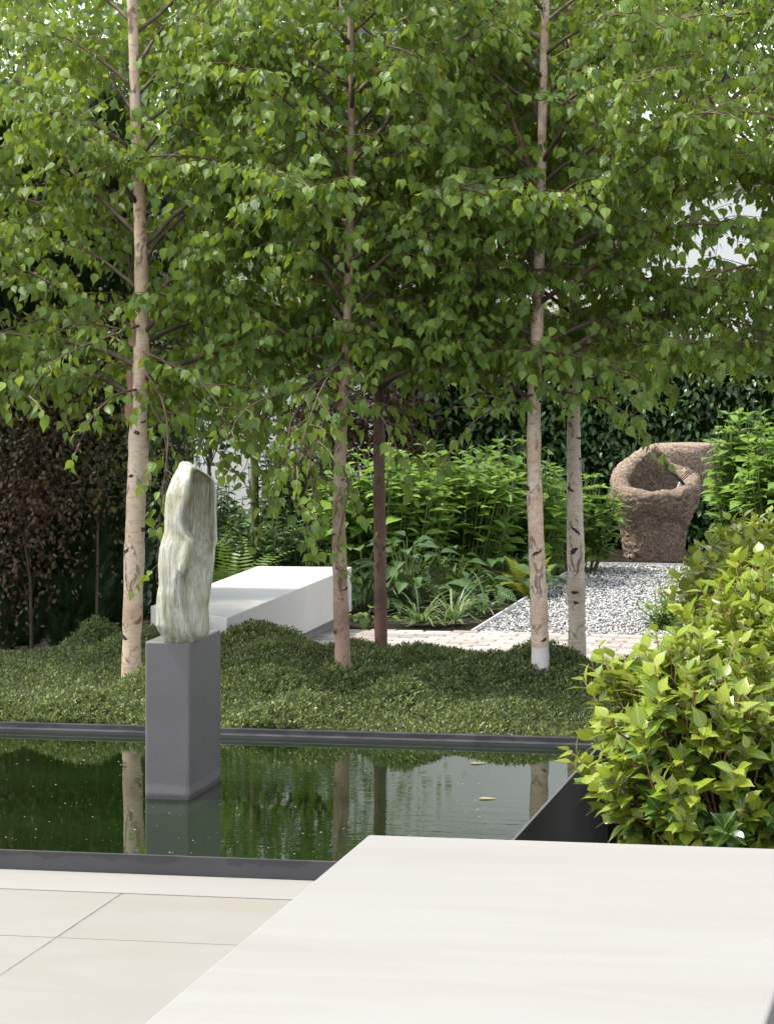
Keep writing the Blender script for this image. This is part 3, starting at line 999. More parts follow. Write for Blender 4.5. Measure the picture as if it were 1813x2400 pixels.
fountain()


# ------------------------------------------------------------------ birches
def curve_path(p0, d0, length, n, up=0.0, droop=1.0, wob=0.15):
    """polyline leaving p0 along d0 and bending down"""
    pts = [np.array(p0, float)]
    d = np.array(d0, float)
    st = length / n
    for i in range(n):
        d = d + np.array([RNG.normal(0, wob), RNG.normal(0, wob), RNG.normal(0, wob) * 0.6 - droop * (i / n) * 0.45 + up]) * 0.35
        d /= np.linalg.norm(d)
        pts.append(pts[-1] + d * st)
    return np.array(pts)


def resample(pts, n):
    s = np.r_[0, np.cumsum(np.linalg.norm(np.diff(pts, axis=0), axis=1))]
    q = np.linspace(0, s[-1], n)
    return np.stack([np.interp(q, s, pts[:, k]) for k in range(3)], 1)


def birch(z, trace, bark, label, top=4.4, limbs=(), sprays=(), nprim=48, knots=5, front=0.6, crown_low=1.50, sc=1.0, flaps=0, droop_low=0.0):
    pts = [sk(x, y, z) for x, y, w_ in trace]
    rad = [w_ * K * z / FPX / 2 for x, y, w_ in trace]
    base = np.array([pts[0][0], pts[0][1], -0.02])
    pts = [base] + pts
    rad = [rad[0] * 1.12] + rad
    d = pts[-1] - pts[-3]; d /= np.linalg.norm(d)
    while pts[-1][2] < top:
        d = unit(d + np.array([RNG.normal(0, .05), RNG.normal(0, .05), 0.05]))
        pts.append(pts[-1] + d * 0.4); rad.append(max(0.008, rad[-1] * 0.86))
    pts = np.array(pts); rad = np.array(rad)
    tree = empty('birch_tree', base, label, 'tree', 'birch trees in the ground cover behind the pool')
    # trunk: fine rings with slight swellings
    s = np.r_[0, np.cumsum(np.linalg.norm(np.diff(pts, axis=0), axis=1))]
    q = np.linspace(0, s[-1], 90)
    # smooth interpolation
    tp = np.stack([np.interp(q, s, pts[:, k]) for k in range(3)], 1)
    for _ in range(6): tp[1:-1] = (tp[:-2] + 2 * tp[1:-1] + tp[2:]) / 4
    tr_ = np.interp(q, s, rad) * (1 + 0.035 * np.sin(q * 23 + z) + 0.03 * RNG.normal(size=90))
    MB().tube(tp - base, tr_, 16).build('trunk', M[bark], tree, smooth=True)
    # branch scars on the sides one sees
    for k in range(knots):
        h = 0.32 + (1.6 - 0.32) * (k + RNG.random()) / knots
        i = int(np.argmin(abs(tp[:, 2] - h)))
        a = -math.pi / 2 + RNG.uniform(-1.25, 1.25) + TH
        r = tr_[i]
        o_ = np.array([math.cos(a), math.sin(a), 0])
        zz = np.array([0, 0, 1.0])
        tilt = RNG.normal(0, 0.35)
        sd = np.array([-o_[1], o_[0], 0]) + zz * tilt
        c_ = tp[i] + o_ * r * 0.94 - base
        wd = r * RNG.uniform(0.24, 0.60); ht = r * RNG.uniform(0.16, 0.36)
        mb = MB(); V = []
        jt = RNG.uniform(0.7, 1.25, 12)
        for a2 in range(12):
            f2 = a2 * 2 * math.pi / 12
            V.append(c_ + sd * wd * jt[a2] * math.cos(f2) + zz * ht * jt[a2] * math.sin(f2) - o_ * r * 0.42 * (wd / r) ** 2 * math.cos(f2) ** 2)
        for a2 in range(12):
            f2 = a2 * 2 * math.pi / 12
            V.append(c_ + o_ * r * RNG.uniform(0.10, 0.26) + sd * wd * 0.5 * math.cos(f2) + zz * (ht * 0.5 * math.sin(f2) - ht * 0.15))
        V.append(c_ + o_ * r * 0.02)
        fs = [(j, (j + 1) % 12, 12 + (j + 1) % 12, 12 + j) for j in range(12)] + [(12 + j, 12 + (j + 1) % 12, 24) for j in range(12)]
        mb.add(V, fs).build('branch_scar', M['knot'], tree, smooth=True)
    for k in range(flaps):
        h, side, lh = [(1.10, 1, 0.22), (1.42, -1, 0.25), (1.75, -1, 0.14)][k]
        i = int(np.argmin(abs(tp[:, 2] - h)))
        r = tr_[i]
        sv = VR * side; fv = -VD
        mb = MB()
        c_ = tp[i] - base
        V = []
        for t2 in range(6):
            zz = lh * t2 / 5
            wob = 0.006 * math.sin(t2 * 1.7)
            V += [c_ + sv * (r * 0.75) + fv * r * 0.72 + np.array([0, 0, zz]), c_ + sv * (r * 1.02 + 0.010 + wob) + fv * r * 0.45 + np.array([0, 0, zz]),
                  c_ + sv * (r * 1.12 + 0.018 * (1 - t2 / 8) + wob) + fv * r * 0.1 + np.array([0, 0, zz + 0.01])]
        fs = []
        for t2 in range(5):
            for q2 in range(2): fs.append((t2 * 3 + q2, t2 * 3 + q2 + 1, t2 * 3 + q2 + 4, t2 * 3 + q2 + 3))
        mb.add(V, fs).build('peeling_bark', M['peel'] if side < 0 else M[bark], tree, smooth=True)

    P, A, N, S = [], [], [], []
    tw = MB()

    def leaves_on(path, n, drop=1.0):
        q = resample(path, n + 1)[1:]
        dirs = unit(np.gradient(q, axis=0)) if n > 1 else np.array([[0, 0, -1.0]])
        side = unit(np.cross(dirs, np.array([0, 0, 1.0]) + 0.01))
        sg = np.where(np.arange(n) % 2, 1.0, -1.0)[:, None]
        ax = dirs * 0.40 + side * sg * 0.65 + np.array([0, 0, -1.05 * drop]) + RNG.normal(0, 0.30, (n, 3))
        nm = np.array([-0.10, -0.20, 0.50]) + RNG.normal(0, 0.72, (n, 3)) + side * sg * 0.15
        P.append(q + RNG.normal(0, 0.004, q.shape)); A.append(ax); N.append(nm)
        S.append((0.42 + 0.64 * RNG.random(n) ** 0.8) * sc)

    def twig(p0, d0, L, lf=11, droop=1.3):
        pa = curve_path(p0, d0, L, 5, 0.02, droop, 0.22)
        tw.tube(pa - base, np.linspace(0.0028, 0.0010, len(pa)), 3, False)
        leaves_on(pa, max(3, int(L / 0.027)))
        # side shoots
        if L > 0.3:
            for _ in range(2):
                i = RNG.integers(1, 4)
                dd = unit(pa[i + 1] - pa[i] + RNG.normal(0, 0.6, 3) + np.array([0, 0, -0.2]))
                pb = curve_path(pa[i], dd, L * 0.5, 3, 0, 1.3, 0.2)
                tw.tube(pb - base, np.linspace(0.0018, 0.0008, len(pb)), 3, False)
                leaves_on(pb, max(3, int(L * 0.5 / 0.031)))

    def primary(path, r0, dens=0.062, t0=0.22, tl=(0.20, 0.46)):
        n = max(6, len(path))
        path = resample(path, n)
        MB().tube(path - base, np.linspace(r0, r0 * 0.25, n), 6).build('branch', M['red_twig'] if r0 > 0.0165 else M['twig'], tree, smooth=True)
        L = np.linalg.norm(np.diff(path, axis=0), axis=1).sum()
        k = int(L * (1 - t0) / dens)
        for i in range(k):
            t_ = t0 + (1 - t0) * (i + RNG.random()) / k
            f_ = t_ * (n - 1); i0 = min(n - 2, int(f_))
            p_ = path[i0] + (path[i0 + 1] - path[i0]) * (f_ - i0)
            d_ = unit(path[i0 + 1] - path[i0])
            sd = unit(np.cross(d_, [0, 0, 1.0])) * (1 if i % 2 else -1)
            d2 = unit(d_ * 0.55 + sd * RNG.uniform(0.4, 1.0) + np.array([0, 0, RNG.uniform(-0.35, 0.5)]))
            twig(p_, d2, RNG.uniform(*tl) * (1.1 - 0.35 * t_))

    ga = RNG.random() * 6.28
    for k in range(nprim):
        f_ = (k + 0.5) / nprim
        h = crown_low + (top - 0.3 - crown_low) * f_ ** 1.25
        i = int(np.argmin(abs(tp[:, 2] - h)))
        ga += 2.399963 + RNG.normal(0, 0.2)
        L = (1.35 - 0.75 * f_ ** 1.5) * RNG.uniform(0.75, 1.15)
        up = 0.75 if h > 1.8 else 0.35
        d0 = unit(np.array([math.cos(ga), math.sin(ga), up + 0.2 * RNG.random()]))
        if d0 @ VD < -0.5 and RNG.random() < front: continue
        pa = curve_path(tp[i], d0, L, 11, 0.0, (1.15 if h > 1.9 else 0.95) * RNG.uniform(0.5, 1.25), 0.30)
        dens = 0.038 if h < 3.5 else 0.22
        primary(pa, 0.006 + 0.006 * L, dens)
    for lim in limbs:
        pa = np.array([sk(x, y, z + dz) for x, y, dz in lim])
        pa = resample(pa, 12)
        for _ in range(2): pa[1:-1] = (pa[:-2] + 2 * pa[1:-1] + pa[2:]) / 4
        primary(pa, 0.017, 0.070, 0.12)
    for sp in sprays:
        pa = resample(np.array([sk(x, y, z + dz) for x, y, dz in sp]), 10)
        for _ in range(2): pa[1:-1] = (pa[:-2] + 2 * pa[1:-1] + pa[2:]) / 4
        primary(pa, 0.007, 0.075, 0.12, (0.10, 0.24))
    o = tw.build('twigs', M['red_twig'], tree)
    o['kind'] = 'stuff'
    foliage(tree, 'birch', 'birch_leaf', np.concatenate(P), np.concatenate(A), np.concatenate(N), np.concatenate(S))
    return tree


birch(15.2, [(283, 1450, 42), (290, 1200, 44), (298, 950, 41), (304, 800, 36), (307, 700, 32), (304, 500, 28), (293, 250, 24), (286, 0, 23)], 'bark_cream',
      'thick cream barked birch left of the carved stone with peeling bark', sprays=[
          [(310, 800, -0.1), (360, 860, -0.35), (370, 960, -0.5), (345, 1080, -0.55), (338, 1260, -0.5)],
          [(308, 700, 0.0), (200, 740, -0.4), (100, 780, -0.6), (60, 860, -0.7)],
          [(310, 760, -0.1), (400, 800, -0.5), (470, 850, -0.7), (500, 960, -0.75)],
          [(308, 860, 0.1), (380, 890, 0.3), (460, 960, 0.4), (540, 1060, 0.4)],
          [(300, 780, 0.0), (230, 800, 0.2), (170, 850, 0.3), (140, 930, 0.3)],
          [(300, 840, 0.0), (250, 850, -0.3), (200, 890, -0.4), (170, 960, -0.4)],
          [(312, 800, 0.0), (420, 850, 0.1), (500, 920, 0.1), (560, 1010, 0.1)],
          [(308, 740, 0.0), (400, 760, 0.5), (470, 820, 0.6), (510, 930, 0.6)],
          [(310, 860, 0.0), (350, 900, -0.1), (365, 990, -0.15), (352, 1150, -0.15)],
          [(310, 640, 0.1), (430, 720, 0.5), (540, 830, 0.6), (590, 980, 0.6)],
          [(305, 720, 0.0), (160, 690, 0.2), (60, 740, 0.2), (20, 860, 0.2)]], flaps=3, knots=6, front=1.0)
birch(14.95, [(742, 1478, 34), (734, 1250, 33), (731, 1100, 27), (738, 900, 24), (748, 750, 20), (755, 500, 18), (759, 250, 15), (757, 0, 14)], 'bark_tan',
      'slender tan barked birch in front of the white bench end', sprays=[
          [(745, 780, 0.0), (650, 850, -0.3), (600, 960, -0.4), (640, 1080, -0.4), (690, 1200, -0.35)],
          [(740, 850, 0.0), (690, 930, -0.2), (640, 1010, -0.3), (600, 1060, -0.3)],
          [(735, 1000, 0.0), (760, 1050, -0.15), (735, 1130, -0.2), (725, 1230, -0.18)],
          [(745, 820, 0.0), (560, 860, -0.3), (500, 900, -0.5), (480, 1000, -0.5)],
          [(742, 860, 0.0), (670, 900, 0.2), (620, 960, 0.3), (570, 1120, 0.3)],
          [(742, 900, 0.0), (700, 960, 0.1), (680, 1040, 0.15), (665, 1140, 0.1)],
          [(748, 780, 0.0), (700, 830, 0.3), (620, 900, 0.5), (590, 1090, 0.5)],
          [(740, 860, 0.0), (700, 900, -0.3), (660, 1000, -0.45), (690, 1130, -0.45)],
          [(742, 830, 0.0), (800, 870, -0.3), (850, 930, -0.4), (870, 1030, -0.4)],
          [(742, 800, 0.0), (600, 800, 0.1), (520, 850, 0.1), (450, 930, 0.1)],
          [(745, 800, 0.0), (640, 820, 0.4), (560, 900, 0.5), (530, 1010, 0.5)],
          [(745, 760, 0.0), (690, 840, -0.4), (655, 940, -0.5), (640, 1010, -0.5)]], knots=6)
birch(15.9, [(823, 1405, 28), (820, 1200, 27), (818, 950, 25), (820, 700, 20), (824, 400, 16), (828, 0, 13)], 'bark_brown',
      'reddish brown barked birch just right of the white bench', sprays=[
          [(820, 860, 0.0), (870, 880, -0.3), (900, 950, -0.4), (880, 1040, -0.4)]], knots=4)
birch(15.1, [(1168, 1458, 40), (1163, 1300, 38), (1153, 1050, 32), (1152, 900, 30), (1160, 700, 26), (1167, 450, 22), (1172, 200, 18), (1178, 0, 16)], 'bark_pink',
      'pinkish white birch with a smooth white foot in front of the gravel path', limbs=[
          [(1166, 420, 0), (1110, 270, 0.1), (1060, 120, 0.15), (1012, -20, 0.2)]], sprays=[
          [(1155, 850, 0.0), (1080, 880, -0.3), (1020, 900, -0.5), (960, 1000, -0.5)],
          [(1160, 840, 0.0), (1250, 850, -0.4), (1360, 880, -0.5), (1420, 970, -0.5)]], knots=4)
birch(16.3, [(1246, 1388, 38), (1243, 1200, 38), (1238, 950, 29), (1240, 780, 24), (1240, 500, 22), (1234, 200, 20), (1238, 0, 20)], 'bark_pale',
      'pale birch with dark scars standing furthest back beside the gravel path', limbs=[
          [(1242, 640, 0), (1330, 560, -0.2), (1420, 465, -0.4), (1535, 290, -0.5)],
          [(1238, 340, 0), (1300, 272, -0.3), (1390, 195, -0.5), (1480, 110, -0.6)]], knots=9)


birch(15.2, [(1900, 1450, 40), (1892, 1000, 34), (1885, 500, 26), (1880, 0, 18)], 'bark_pale',
      'birch trunk out of the picture at right whose branches fill the upper right corner', limbs=[
          [(1890, 700, 0), (1760, 600, -0.3), (1640, 560, -0.4), (1520, 600, -0.5)],
          [(1885, 400, 0), (1740, 280, -0.2), (1600, 230, -0.4), (1450, 260, -0.4)],
          [(1885, 150, 0), (1740, 40, 0.2), (1600, 20, 0.3), (1440, 60, 0.3)]], nprim=42, top=4.3, knots=3)
birch(16.3, [(-230, 1400, 40), (-225, 1000, 34), (-220, 500, 26), (-220, 0, 18)], 'bark_cream',
      'birch trunk out of the picture at left whose branches reach in at the left edge', limbs=[
          [(-220, 500, 0), (-80, 420, -0.1), (60, 420, -0.2), (180, 500, -0.2)],
          [(-220, 250, 0), (-80, 110, 0.1), (60, 60, 0.1), (180, 110, 0.1)]], nprim=36, top=4.3, knots=3)


# ------------------------------------------------------------------ low evergreen mat behind the pool
def ground_cover():
    def bumps(n, u0, u1, v0, v1):
        return np.stack([RNG.uniform(u0, u1, n), RNG.uniform(v0, v1, n), RNG.uniform(0.13, 0.25, n), RNG.uniform(0.35, 1.0, n)], 1)
    B = bumps(105, -6.2, -0.2, 13.6, 17.4)

    def vback(u):
        return np.interp(u, [-6, -5.4, -5.0, -4.8, -4.4, -3.9, -3.5, -2.75, -2.35, -2.2, -1.6], [15.4, 15.5, 15.7, 16.1, 16.4, 16.4, 16.05, 15.95, 15.75, 15.35, 15.3])

    def hgt(u, v):
        h = np.zeros_like(u)
        for bu, bv, br, ba in B:
            h = np.maximum(h, ba * np.exp(-((u - bu) ** 2 + (v - bv) ** 2) / br ** 2))
        h = np.interp(v, [13.6, 13.9, 15.0, 16.4], [0.050, 0.070, 0.120, 0.180]) * 0.86 + h * np.interp(v, [13.6, 13.95, 15.0], [0.085, 0.150, 0.175])
        ef = np.clip((v - 13.56) / 0.12, 0, 1); eb = np.clip((vback(u) - v) / 0.18, 0, 1)
        er = np.clip((-1.55 - u) / 0.2, 0, 1)
        e = np.sqrt(np.clip(ef * (2 - ef), 0, 1)) * np.sqrt(np.clip(eb * (2 - eb), 0, 1)) * np.sqrt(np.clip(er * (2 - er), 0, 1))
        return h * e

    # dark body of stems
    nu, nv = 120, 90
    uu = np.linspace(-6.2, -1.55, nu); vv = np.linspace(13.625, 17.3, nv)
    U, Vv = np.meshgrid(uu, vv)
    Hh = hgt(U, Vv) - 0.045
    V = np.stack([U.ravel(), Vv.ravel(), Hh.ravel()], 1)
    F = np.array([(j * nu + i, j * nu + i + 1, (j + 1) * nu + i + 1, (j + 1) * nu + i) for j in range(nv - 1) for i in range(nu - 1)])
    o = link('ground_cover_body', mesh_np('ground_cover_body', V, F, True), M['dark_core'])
    # sprigs
    n = 150000
    u = RNG.uniform(-5.8, -1.56, n); v = RNG.uniform(13.60, 17.3, n)
    ok = v < vback(u) - 0.01
    u, v = u[ok], v[ok]
    h = hgt(u, v)
    e_ = 0.02
    gx = (hgt(u + e_, v) - h) / e_; gy = (hgt(u, v + e_) - h) / e_
    nrm = unit(np.stack([-gx, -gy, np.ones_like(u)], 1))
    P = np.stack([u, v, h], 1) + nrm * (0.020 - 0.060 * RNG.random((len(u), 1)) ** 1.3)
    d = np.array([at(0, 1, 0)])  # unused direction keeps shape
    dep = P @ VD; X = P @ VR; px = CX + X / dep * FPX
    ok = (px > -60) & (px < 1500)
    P, nrm = P[ok], nrm[ok]
    ax = unit(nrm + np.array([0, 0, 0.5]) + RNG.normal(0, 0.42, nrm.shape))
    # sprig: whorls of tiny leaves on a short stem
    sv, stt = [], []
    for k in range(9):
        a = k * 2.4; tt = k / 9
        el = 0.25 + 0.9 * tt
        o_ = np.array([math.cos(a), math.sin(a), 0]); upv = np.array([0, 0, 1.0])
        b0 = upv * (0.022 * tt - 0.008)
        tip = b0 + (o_ * math.cos(el) + upv * math.sin(el)) * 0.015
        sd = np.array([-o_[1], o_[0], 0]) * 0.0040
        m2 = b0 + (tip - b0) * 0.62
        i0 = len(sv)
        sv += [b0, m2 + sd, tip * 0.97 + m2 * 0.03 - sd * 0.6]
        stt += [(i0, i0 + 1, i0 + 2)]
    sv = np.array(sv); stt = np.array(stt)
    R = frames(unit(np.cross(ax, rnd_dir(len(ax)))), ax)
    Vs, Ts = scatter(sv, stt, R, RNG.uniform(1.05, 1.75, len(P)), P)
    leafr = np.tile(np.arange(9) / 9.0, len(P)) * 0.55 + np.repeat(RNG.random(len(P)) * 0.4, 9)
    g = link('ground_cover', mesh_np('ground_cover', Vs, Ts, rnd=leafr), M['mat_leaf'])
    tag(g, 'low dense evergreen mat of tiny leaves along the back of the pool', 'ground cover', kind='stuff')
    o.parent = g
    o['kind'] = 'stuff'
    o.name = 'stems'


ground_cover()


# ------------------------------------------------------------------ shrubs
def stem_shrub(name, base, width, depth, height, label, cat, group, shape, mat, nstem=34, pairs=9, leaf=1.0, lean=0.35, stem='green_stem', nparts=300, top_mat=None):
    """upright stems carrying leaves in opposite pairs"""
    base = np.array(base, float)
    t = empty(name, base, label, cat, group)
    P, A, N, S = [], [], [], []
    P2, A2, N2, S2 = [], [], [], []
    mb = MB()
    for k in range(nstem):
        a = RNG.random() * 6.283; r = math.sqrt(RNG.random())
        o_ = VR * math.cos(a) * r * width / 2 + VD * math.sin(a) * r * depth / 2
        H = height * (0.62 + 0.38 * math.sqrt(max(0, 1 - r * r)) ) * RNG.uniform(0.82, 1.06)
        p0 = base + o_ * 0.55
        p1 = base + o_ * (1 + lean * 0.3) + np.array([0, 0, H])
        mid = (p0 + p1) / 2 + np.array([RNG.normal(0, .04), RNG.normal(0, .04), 0.04]) + o_ * 0.12
        q = np.linspace(0, 1, 8)[:, None]
        path_ = (1 - q) ** 2 * p0 + 2 * q * (1 - q) * mid + q * q * p1
        mb.tube(path_ - base, np.linspace(0.007, 0.003, 8), 4, False)
        ph = RNG.random() * 3
        for i in range(pairs):
            f = 0.22 + 0.78 * (i + 0.5) / pairs
            x = resample(path_, 40)[min(39, int(f * 39))]
            aa = ph + i * 1.5708
            for s_ in (0, math.pi):
                od = np.array([math.cos(aa + s_), math.sin(aa + s_), 0])
                rise = 0.15 + 0.5 * (f > 0.93) + RNG.normal(0, .18)
                ax = od + np.array([0, 0, rise]); nm = np.array([0, 0, 1.0]) - od * 0.15 + RNG.normal(0, .22, 3)
                sz = leaf * RNG.uniform(0.75, 1.15) * (0.55 if f > 0.95 else 1.0)
                L = (P2, A2, N2, S2) if (top_mat and f > 0.9) else (P, A, N, S)
                L[0].append(x); L[1].append(ax); L[2].append(nm); L[3].append(sz)
    o = mb.build('stems', M[stem], t); o['kind'] = 'stuff'
    foliage(t, shape, mat, P, A, N, S, nparts=nparts)
    if P2: foliage(t, shape, top_mat, P2, A2, N2, S2, nparts=60)
    return t


def shell_shrub(name, base, radii, zc, label, cat, group, shape, mats, nshoot=120, per=9, leaf=1.0, stem='tan_stem', upward=0.6, core=True, nparts=300, young_h=0.5, lean_left=0.0):
    """leafy shoots growing outwards all over an uneven body"""
    base = np.array(base, float)
    t = empty(name, base, label, cat, group)
    buf = {m: ([], [], [], []) for m in mats}
    mb = MB()
    rx, ry, rz = radii
    ph = RNG.random(4) * 6
    for k in range(nshoot):
        d = rnd_dir(1)[0]
        if d[2] < -0.75: d[2] *= -1
        lum = 1 + 0.13 * math.sin(3 * math.atan2(d[1], d[0]) + ph[0]) + 0.10 * math.sin(4 * d[2] + ph[1])
        f = RNG.uniform(0.25, 1.0) ** 0.5 * lum
        tip = base + np.array([0, 0, zc]) + (VR * d[0] * rx + VD * d[1] * ry + np.array([0, 0, d[2] * rz])) * f
        tip = tip - VR * lean_left * max(0.0, (tip[2] - base[2]) / (zc + rz) - 0.45)
        tip = tip + VR * 0.18 * lean_left * max(0.0, 0.75 - (tip[2] - base[2]) / (zc + rz)) / 0.75
        if tip[2] < base[2] + 0.03: tip[2] = base[2] + 0.03 + 0.1 * RNG.random()
        gd = unit(VR * d[0] + VD * d[1] + np.array([0, 0, d[2] + upward]) + RNG.normal(0, .18, 3))
        L = RNG.uniform(0.16, 0.34)
        p0 = tip - gd * L
        pa = np.array([p0, p0 + gd * L * 0.5 + np.array([0, 0, -0.008]), tip])
        inner = base + np.array([0, 0, zc * 0.35]) + (p0 - base - np.array([0, 0, zc * 0.35])) * 0.35
        if k % 3 == 0:
            jm = RNG.normal(0, 0.03, 3)
            mb.tube(resample(np.array([inner, (inner + p0) / 2 + np.array([0, 0, -0.04]) + jm, p0, pa[1], tip]), 9) - base, np.linspace(0.007, 0.0025, 9), 5, False)
        else:
            mb.tube(pa - base, [0.0045, 0.0035, 0.0025], 4, False)
        ph2 = RNG.random() * 6
        relh = (tip[2] - base[2]) / (zc + rz)
        young = relh + RNG.normal(0, 0.13) > young_h
        s1 = unit(np.cross(gd, [0.3, 0.2, 1.0])); s2 = np.cross(gd, s1)
        for i in range(per):
            q = (i + 0.6) / per
            x = p0 + gd * L * q
            a = ph2 + i * 2.4
            od = s1 * math.cos(a) + s2 * math.sin(a)
            ax = od * (1.0 - 0.30 * q) + gd * (0.35 + 0.5 * q) + RNG.normal(0, .12, 3)
            nm = gd * 0.8 + np.array([0, 0, 0.8]) - od * 0.3 + RNG.normal(0, .2, 3)
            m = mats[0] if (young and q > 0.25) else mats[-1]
            b_ = buf[m]
            b_[0].append(x); b_[1].append(ax); b_[2].append(nm); b_[3].append(leaf * RNG.uniform(0.7, 1.15) * (0.8 if q > 0.9 else 1))
    o = mb.build('stems', M[stem], t); o['kind'] = 'stuff'
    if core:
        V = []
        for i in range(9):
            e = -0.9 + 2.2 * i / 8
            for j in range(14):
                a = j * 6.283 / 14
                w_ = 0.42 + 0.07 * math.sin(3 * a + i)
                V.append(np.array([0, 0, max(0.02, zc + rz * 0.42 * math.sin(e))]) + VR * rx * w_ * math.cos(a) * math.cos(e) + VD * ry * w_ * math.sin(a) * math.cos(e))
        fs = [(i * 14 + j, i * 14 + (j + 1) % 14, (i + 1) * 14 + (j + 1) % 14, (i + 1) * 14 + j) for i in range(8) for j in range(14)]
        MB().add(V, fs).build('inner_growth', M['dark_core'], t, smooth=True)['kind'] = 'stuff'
    for m in mats:
        b_ = buf[m]
        foliage(t, shape, m, *b_, nparts=nparts // len(buf))
    return t


CG = 'camellia bushes in a row along the right edge'
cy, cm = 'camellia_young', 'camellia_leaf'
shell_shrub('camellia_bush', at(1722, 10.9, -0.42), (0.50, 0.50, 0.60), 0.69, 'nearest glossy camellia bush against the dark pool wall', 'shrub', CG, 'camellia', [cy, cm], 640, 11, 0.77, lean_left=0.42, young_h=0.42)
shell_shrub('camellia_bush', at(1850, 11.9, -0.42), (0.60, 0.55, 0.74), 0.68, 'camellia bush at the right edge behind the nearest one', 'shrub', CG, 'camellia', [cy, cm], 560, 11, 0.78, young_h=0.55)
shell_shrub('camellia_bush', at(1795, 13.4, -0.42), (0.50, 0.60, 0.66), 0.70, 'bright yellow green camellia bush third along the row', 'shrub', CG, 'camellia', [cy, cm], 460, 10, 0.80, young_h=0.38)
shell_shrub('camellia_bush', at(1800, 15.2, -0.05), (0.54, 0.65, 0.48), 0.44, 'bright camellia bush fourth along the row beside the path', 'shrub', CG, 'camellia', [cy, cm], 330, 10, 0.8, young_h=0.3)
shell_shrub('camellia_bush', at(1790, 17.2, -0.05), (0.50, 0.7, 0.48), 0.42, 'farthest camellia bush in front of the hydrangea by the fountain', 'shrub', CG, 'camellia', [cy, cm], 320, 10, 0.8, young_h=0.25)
shell_shrub('low_bush', at(1560, 18.9, -0.03), (0.17, 0.22, 0.15), 0.13, 'small fresh green bush on the gravel edge beside the camellias', 'shrub', None, 'small', ['lime_leaf'], 60, 8, 0.9, 'green_stem', core=False)

HG = 'leafy hydrangea bushes around the gravel path'
hy = 'hydrangea_leaf'
stem_shrub('hydrangea_bush', at(900, 21.0, -0.03), 0.9, 0.8, 1.05, 'hydrangea bush directly behind the reddish brown birch', 'shrub', HG, 'hydrangea', hy, 74, 8, 1.12)
stem_shrub('hydrangea_bush', at(1055, 21.4, -0.03), 0.95, 0.8, 1.06, 'hydrangea bush between the brown birch and the pinkish birch', 'shrub', HG, 'hydrangea', hy, 78, 8, 1.12)
stem_shrub('hydrangea_bush', at(1190, 22.0, -0.03), 0.9, 0.8, 1.02, 'hydrangea bush behind the pinkish birch trunk', 'shrub', HG, 'hydrangea', hy, 74, 8, 1.12)
stem_shrub('hydrangea_bush', at(1330, 22.9, -0.03), 0.75, 0.6, 0.80, 'lower hydrangea bush between the pale birch and the fountain', 'shrub', HG, 'hydrangea', hy, 44, 8, 0.95)
stem_shrub('hydrangea_bush', at(1762, 22.4, -0.03), 0.72, 0.6, 1.24, 'hydrangea bush overlapping the right side of the stone fountain', 'shrub', HG, 'hydrangea', hy, 76, 9, 1.1)
stem_shrub('hydrangea_bush', at(1850, 21.6, -0.03), 0.70, 0.6, 1.22, 'hydrangea bush at the right edge of the picture past the fountain', 'shrub', HG, 'hydrangea', hy, 76, 9, 1.1)


def rosette(name, base, label, cat, group, shape, mat, n, leaf, spread=0.7, height=0.25):
    base = np.array(base, float)
    t = empty(name, base, label, cat, group)
    P, A, N, S = [], [], [], []
    mb = MB()
    for k in range(n):
        a = RNG.random() * 6.283
        od = np.array([math.cos(a), math.sin(a), 0])
        r = RNG.random() ** 0.6
        x = base + od * spread * 0.5 * r + np.array([0, 0, height * (1.05 - 0.75 * r) * RNG.uniform(0.7, 1.1)])
        mb.tube(np.array([base + od * 0.02, (base + x) / 2 + np.array([0, 0, .03]), x]) - base, [0.005, 0.004, 0.003], 4, False)
        P.append(x); A.append(od + np.array([0, 0, 0.35 - 0.6 * r + RNG.normal(0, .2)])); N.append(np.array([0, 0, 1.0]) + od * 0.2 + RNG.normal(0, .25, 3)); S.append(leaf * RNG.uniform(0.6, 1.1))
    mb.build('stalks', M['green_stem'], t)['kind'] = 'stuff'
    foliage(t, shape, mat, P, A, N, S)


BG = 'broad leaved plants by the setts'
rosette('broad_leaf_plant', at(850, 20.1, -0.02), 'dark broad leaved plant between the bench end and the brown birch', 'plant', BG, 'broad', 'broad_leaf', 56, 0.6, 0.7, 0.42)
rosette('broad_leaf_plant', at(955, 20.1, -0.02), 'big leaved plant just right of the reddish brown birch', 'plant', BG, 'broad', 'broad_leaf', 80, 0.62, 0.8, 0.50)
rosette('broad_leaf_plant', at(1050, 20.3, -0.02), 'big leaved plant behind the striped grass tufts', 'plant', BG, 'broad', 'broad_leaf', 64, 0.6, 0.7, 0.42)
rosette('broad_leaf_plant', at(865, 19.3, -0.02), 'low pale leaved plant at the foot of the brown birch', 'plant', BG, 'broad', 'hydrangea_leaf', 16, 0.55, 0.4, 0.10)
rosette('broad_leaf_plant', at(1180, 21.1, -0.02), 'broad leaved plant behind the pinkish birch beside the gravel', 'plant', BG, 'broad', 'broad_leaf', 36, 0.7, 0.7, 0.34)


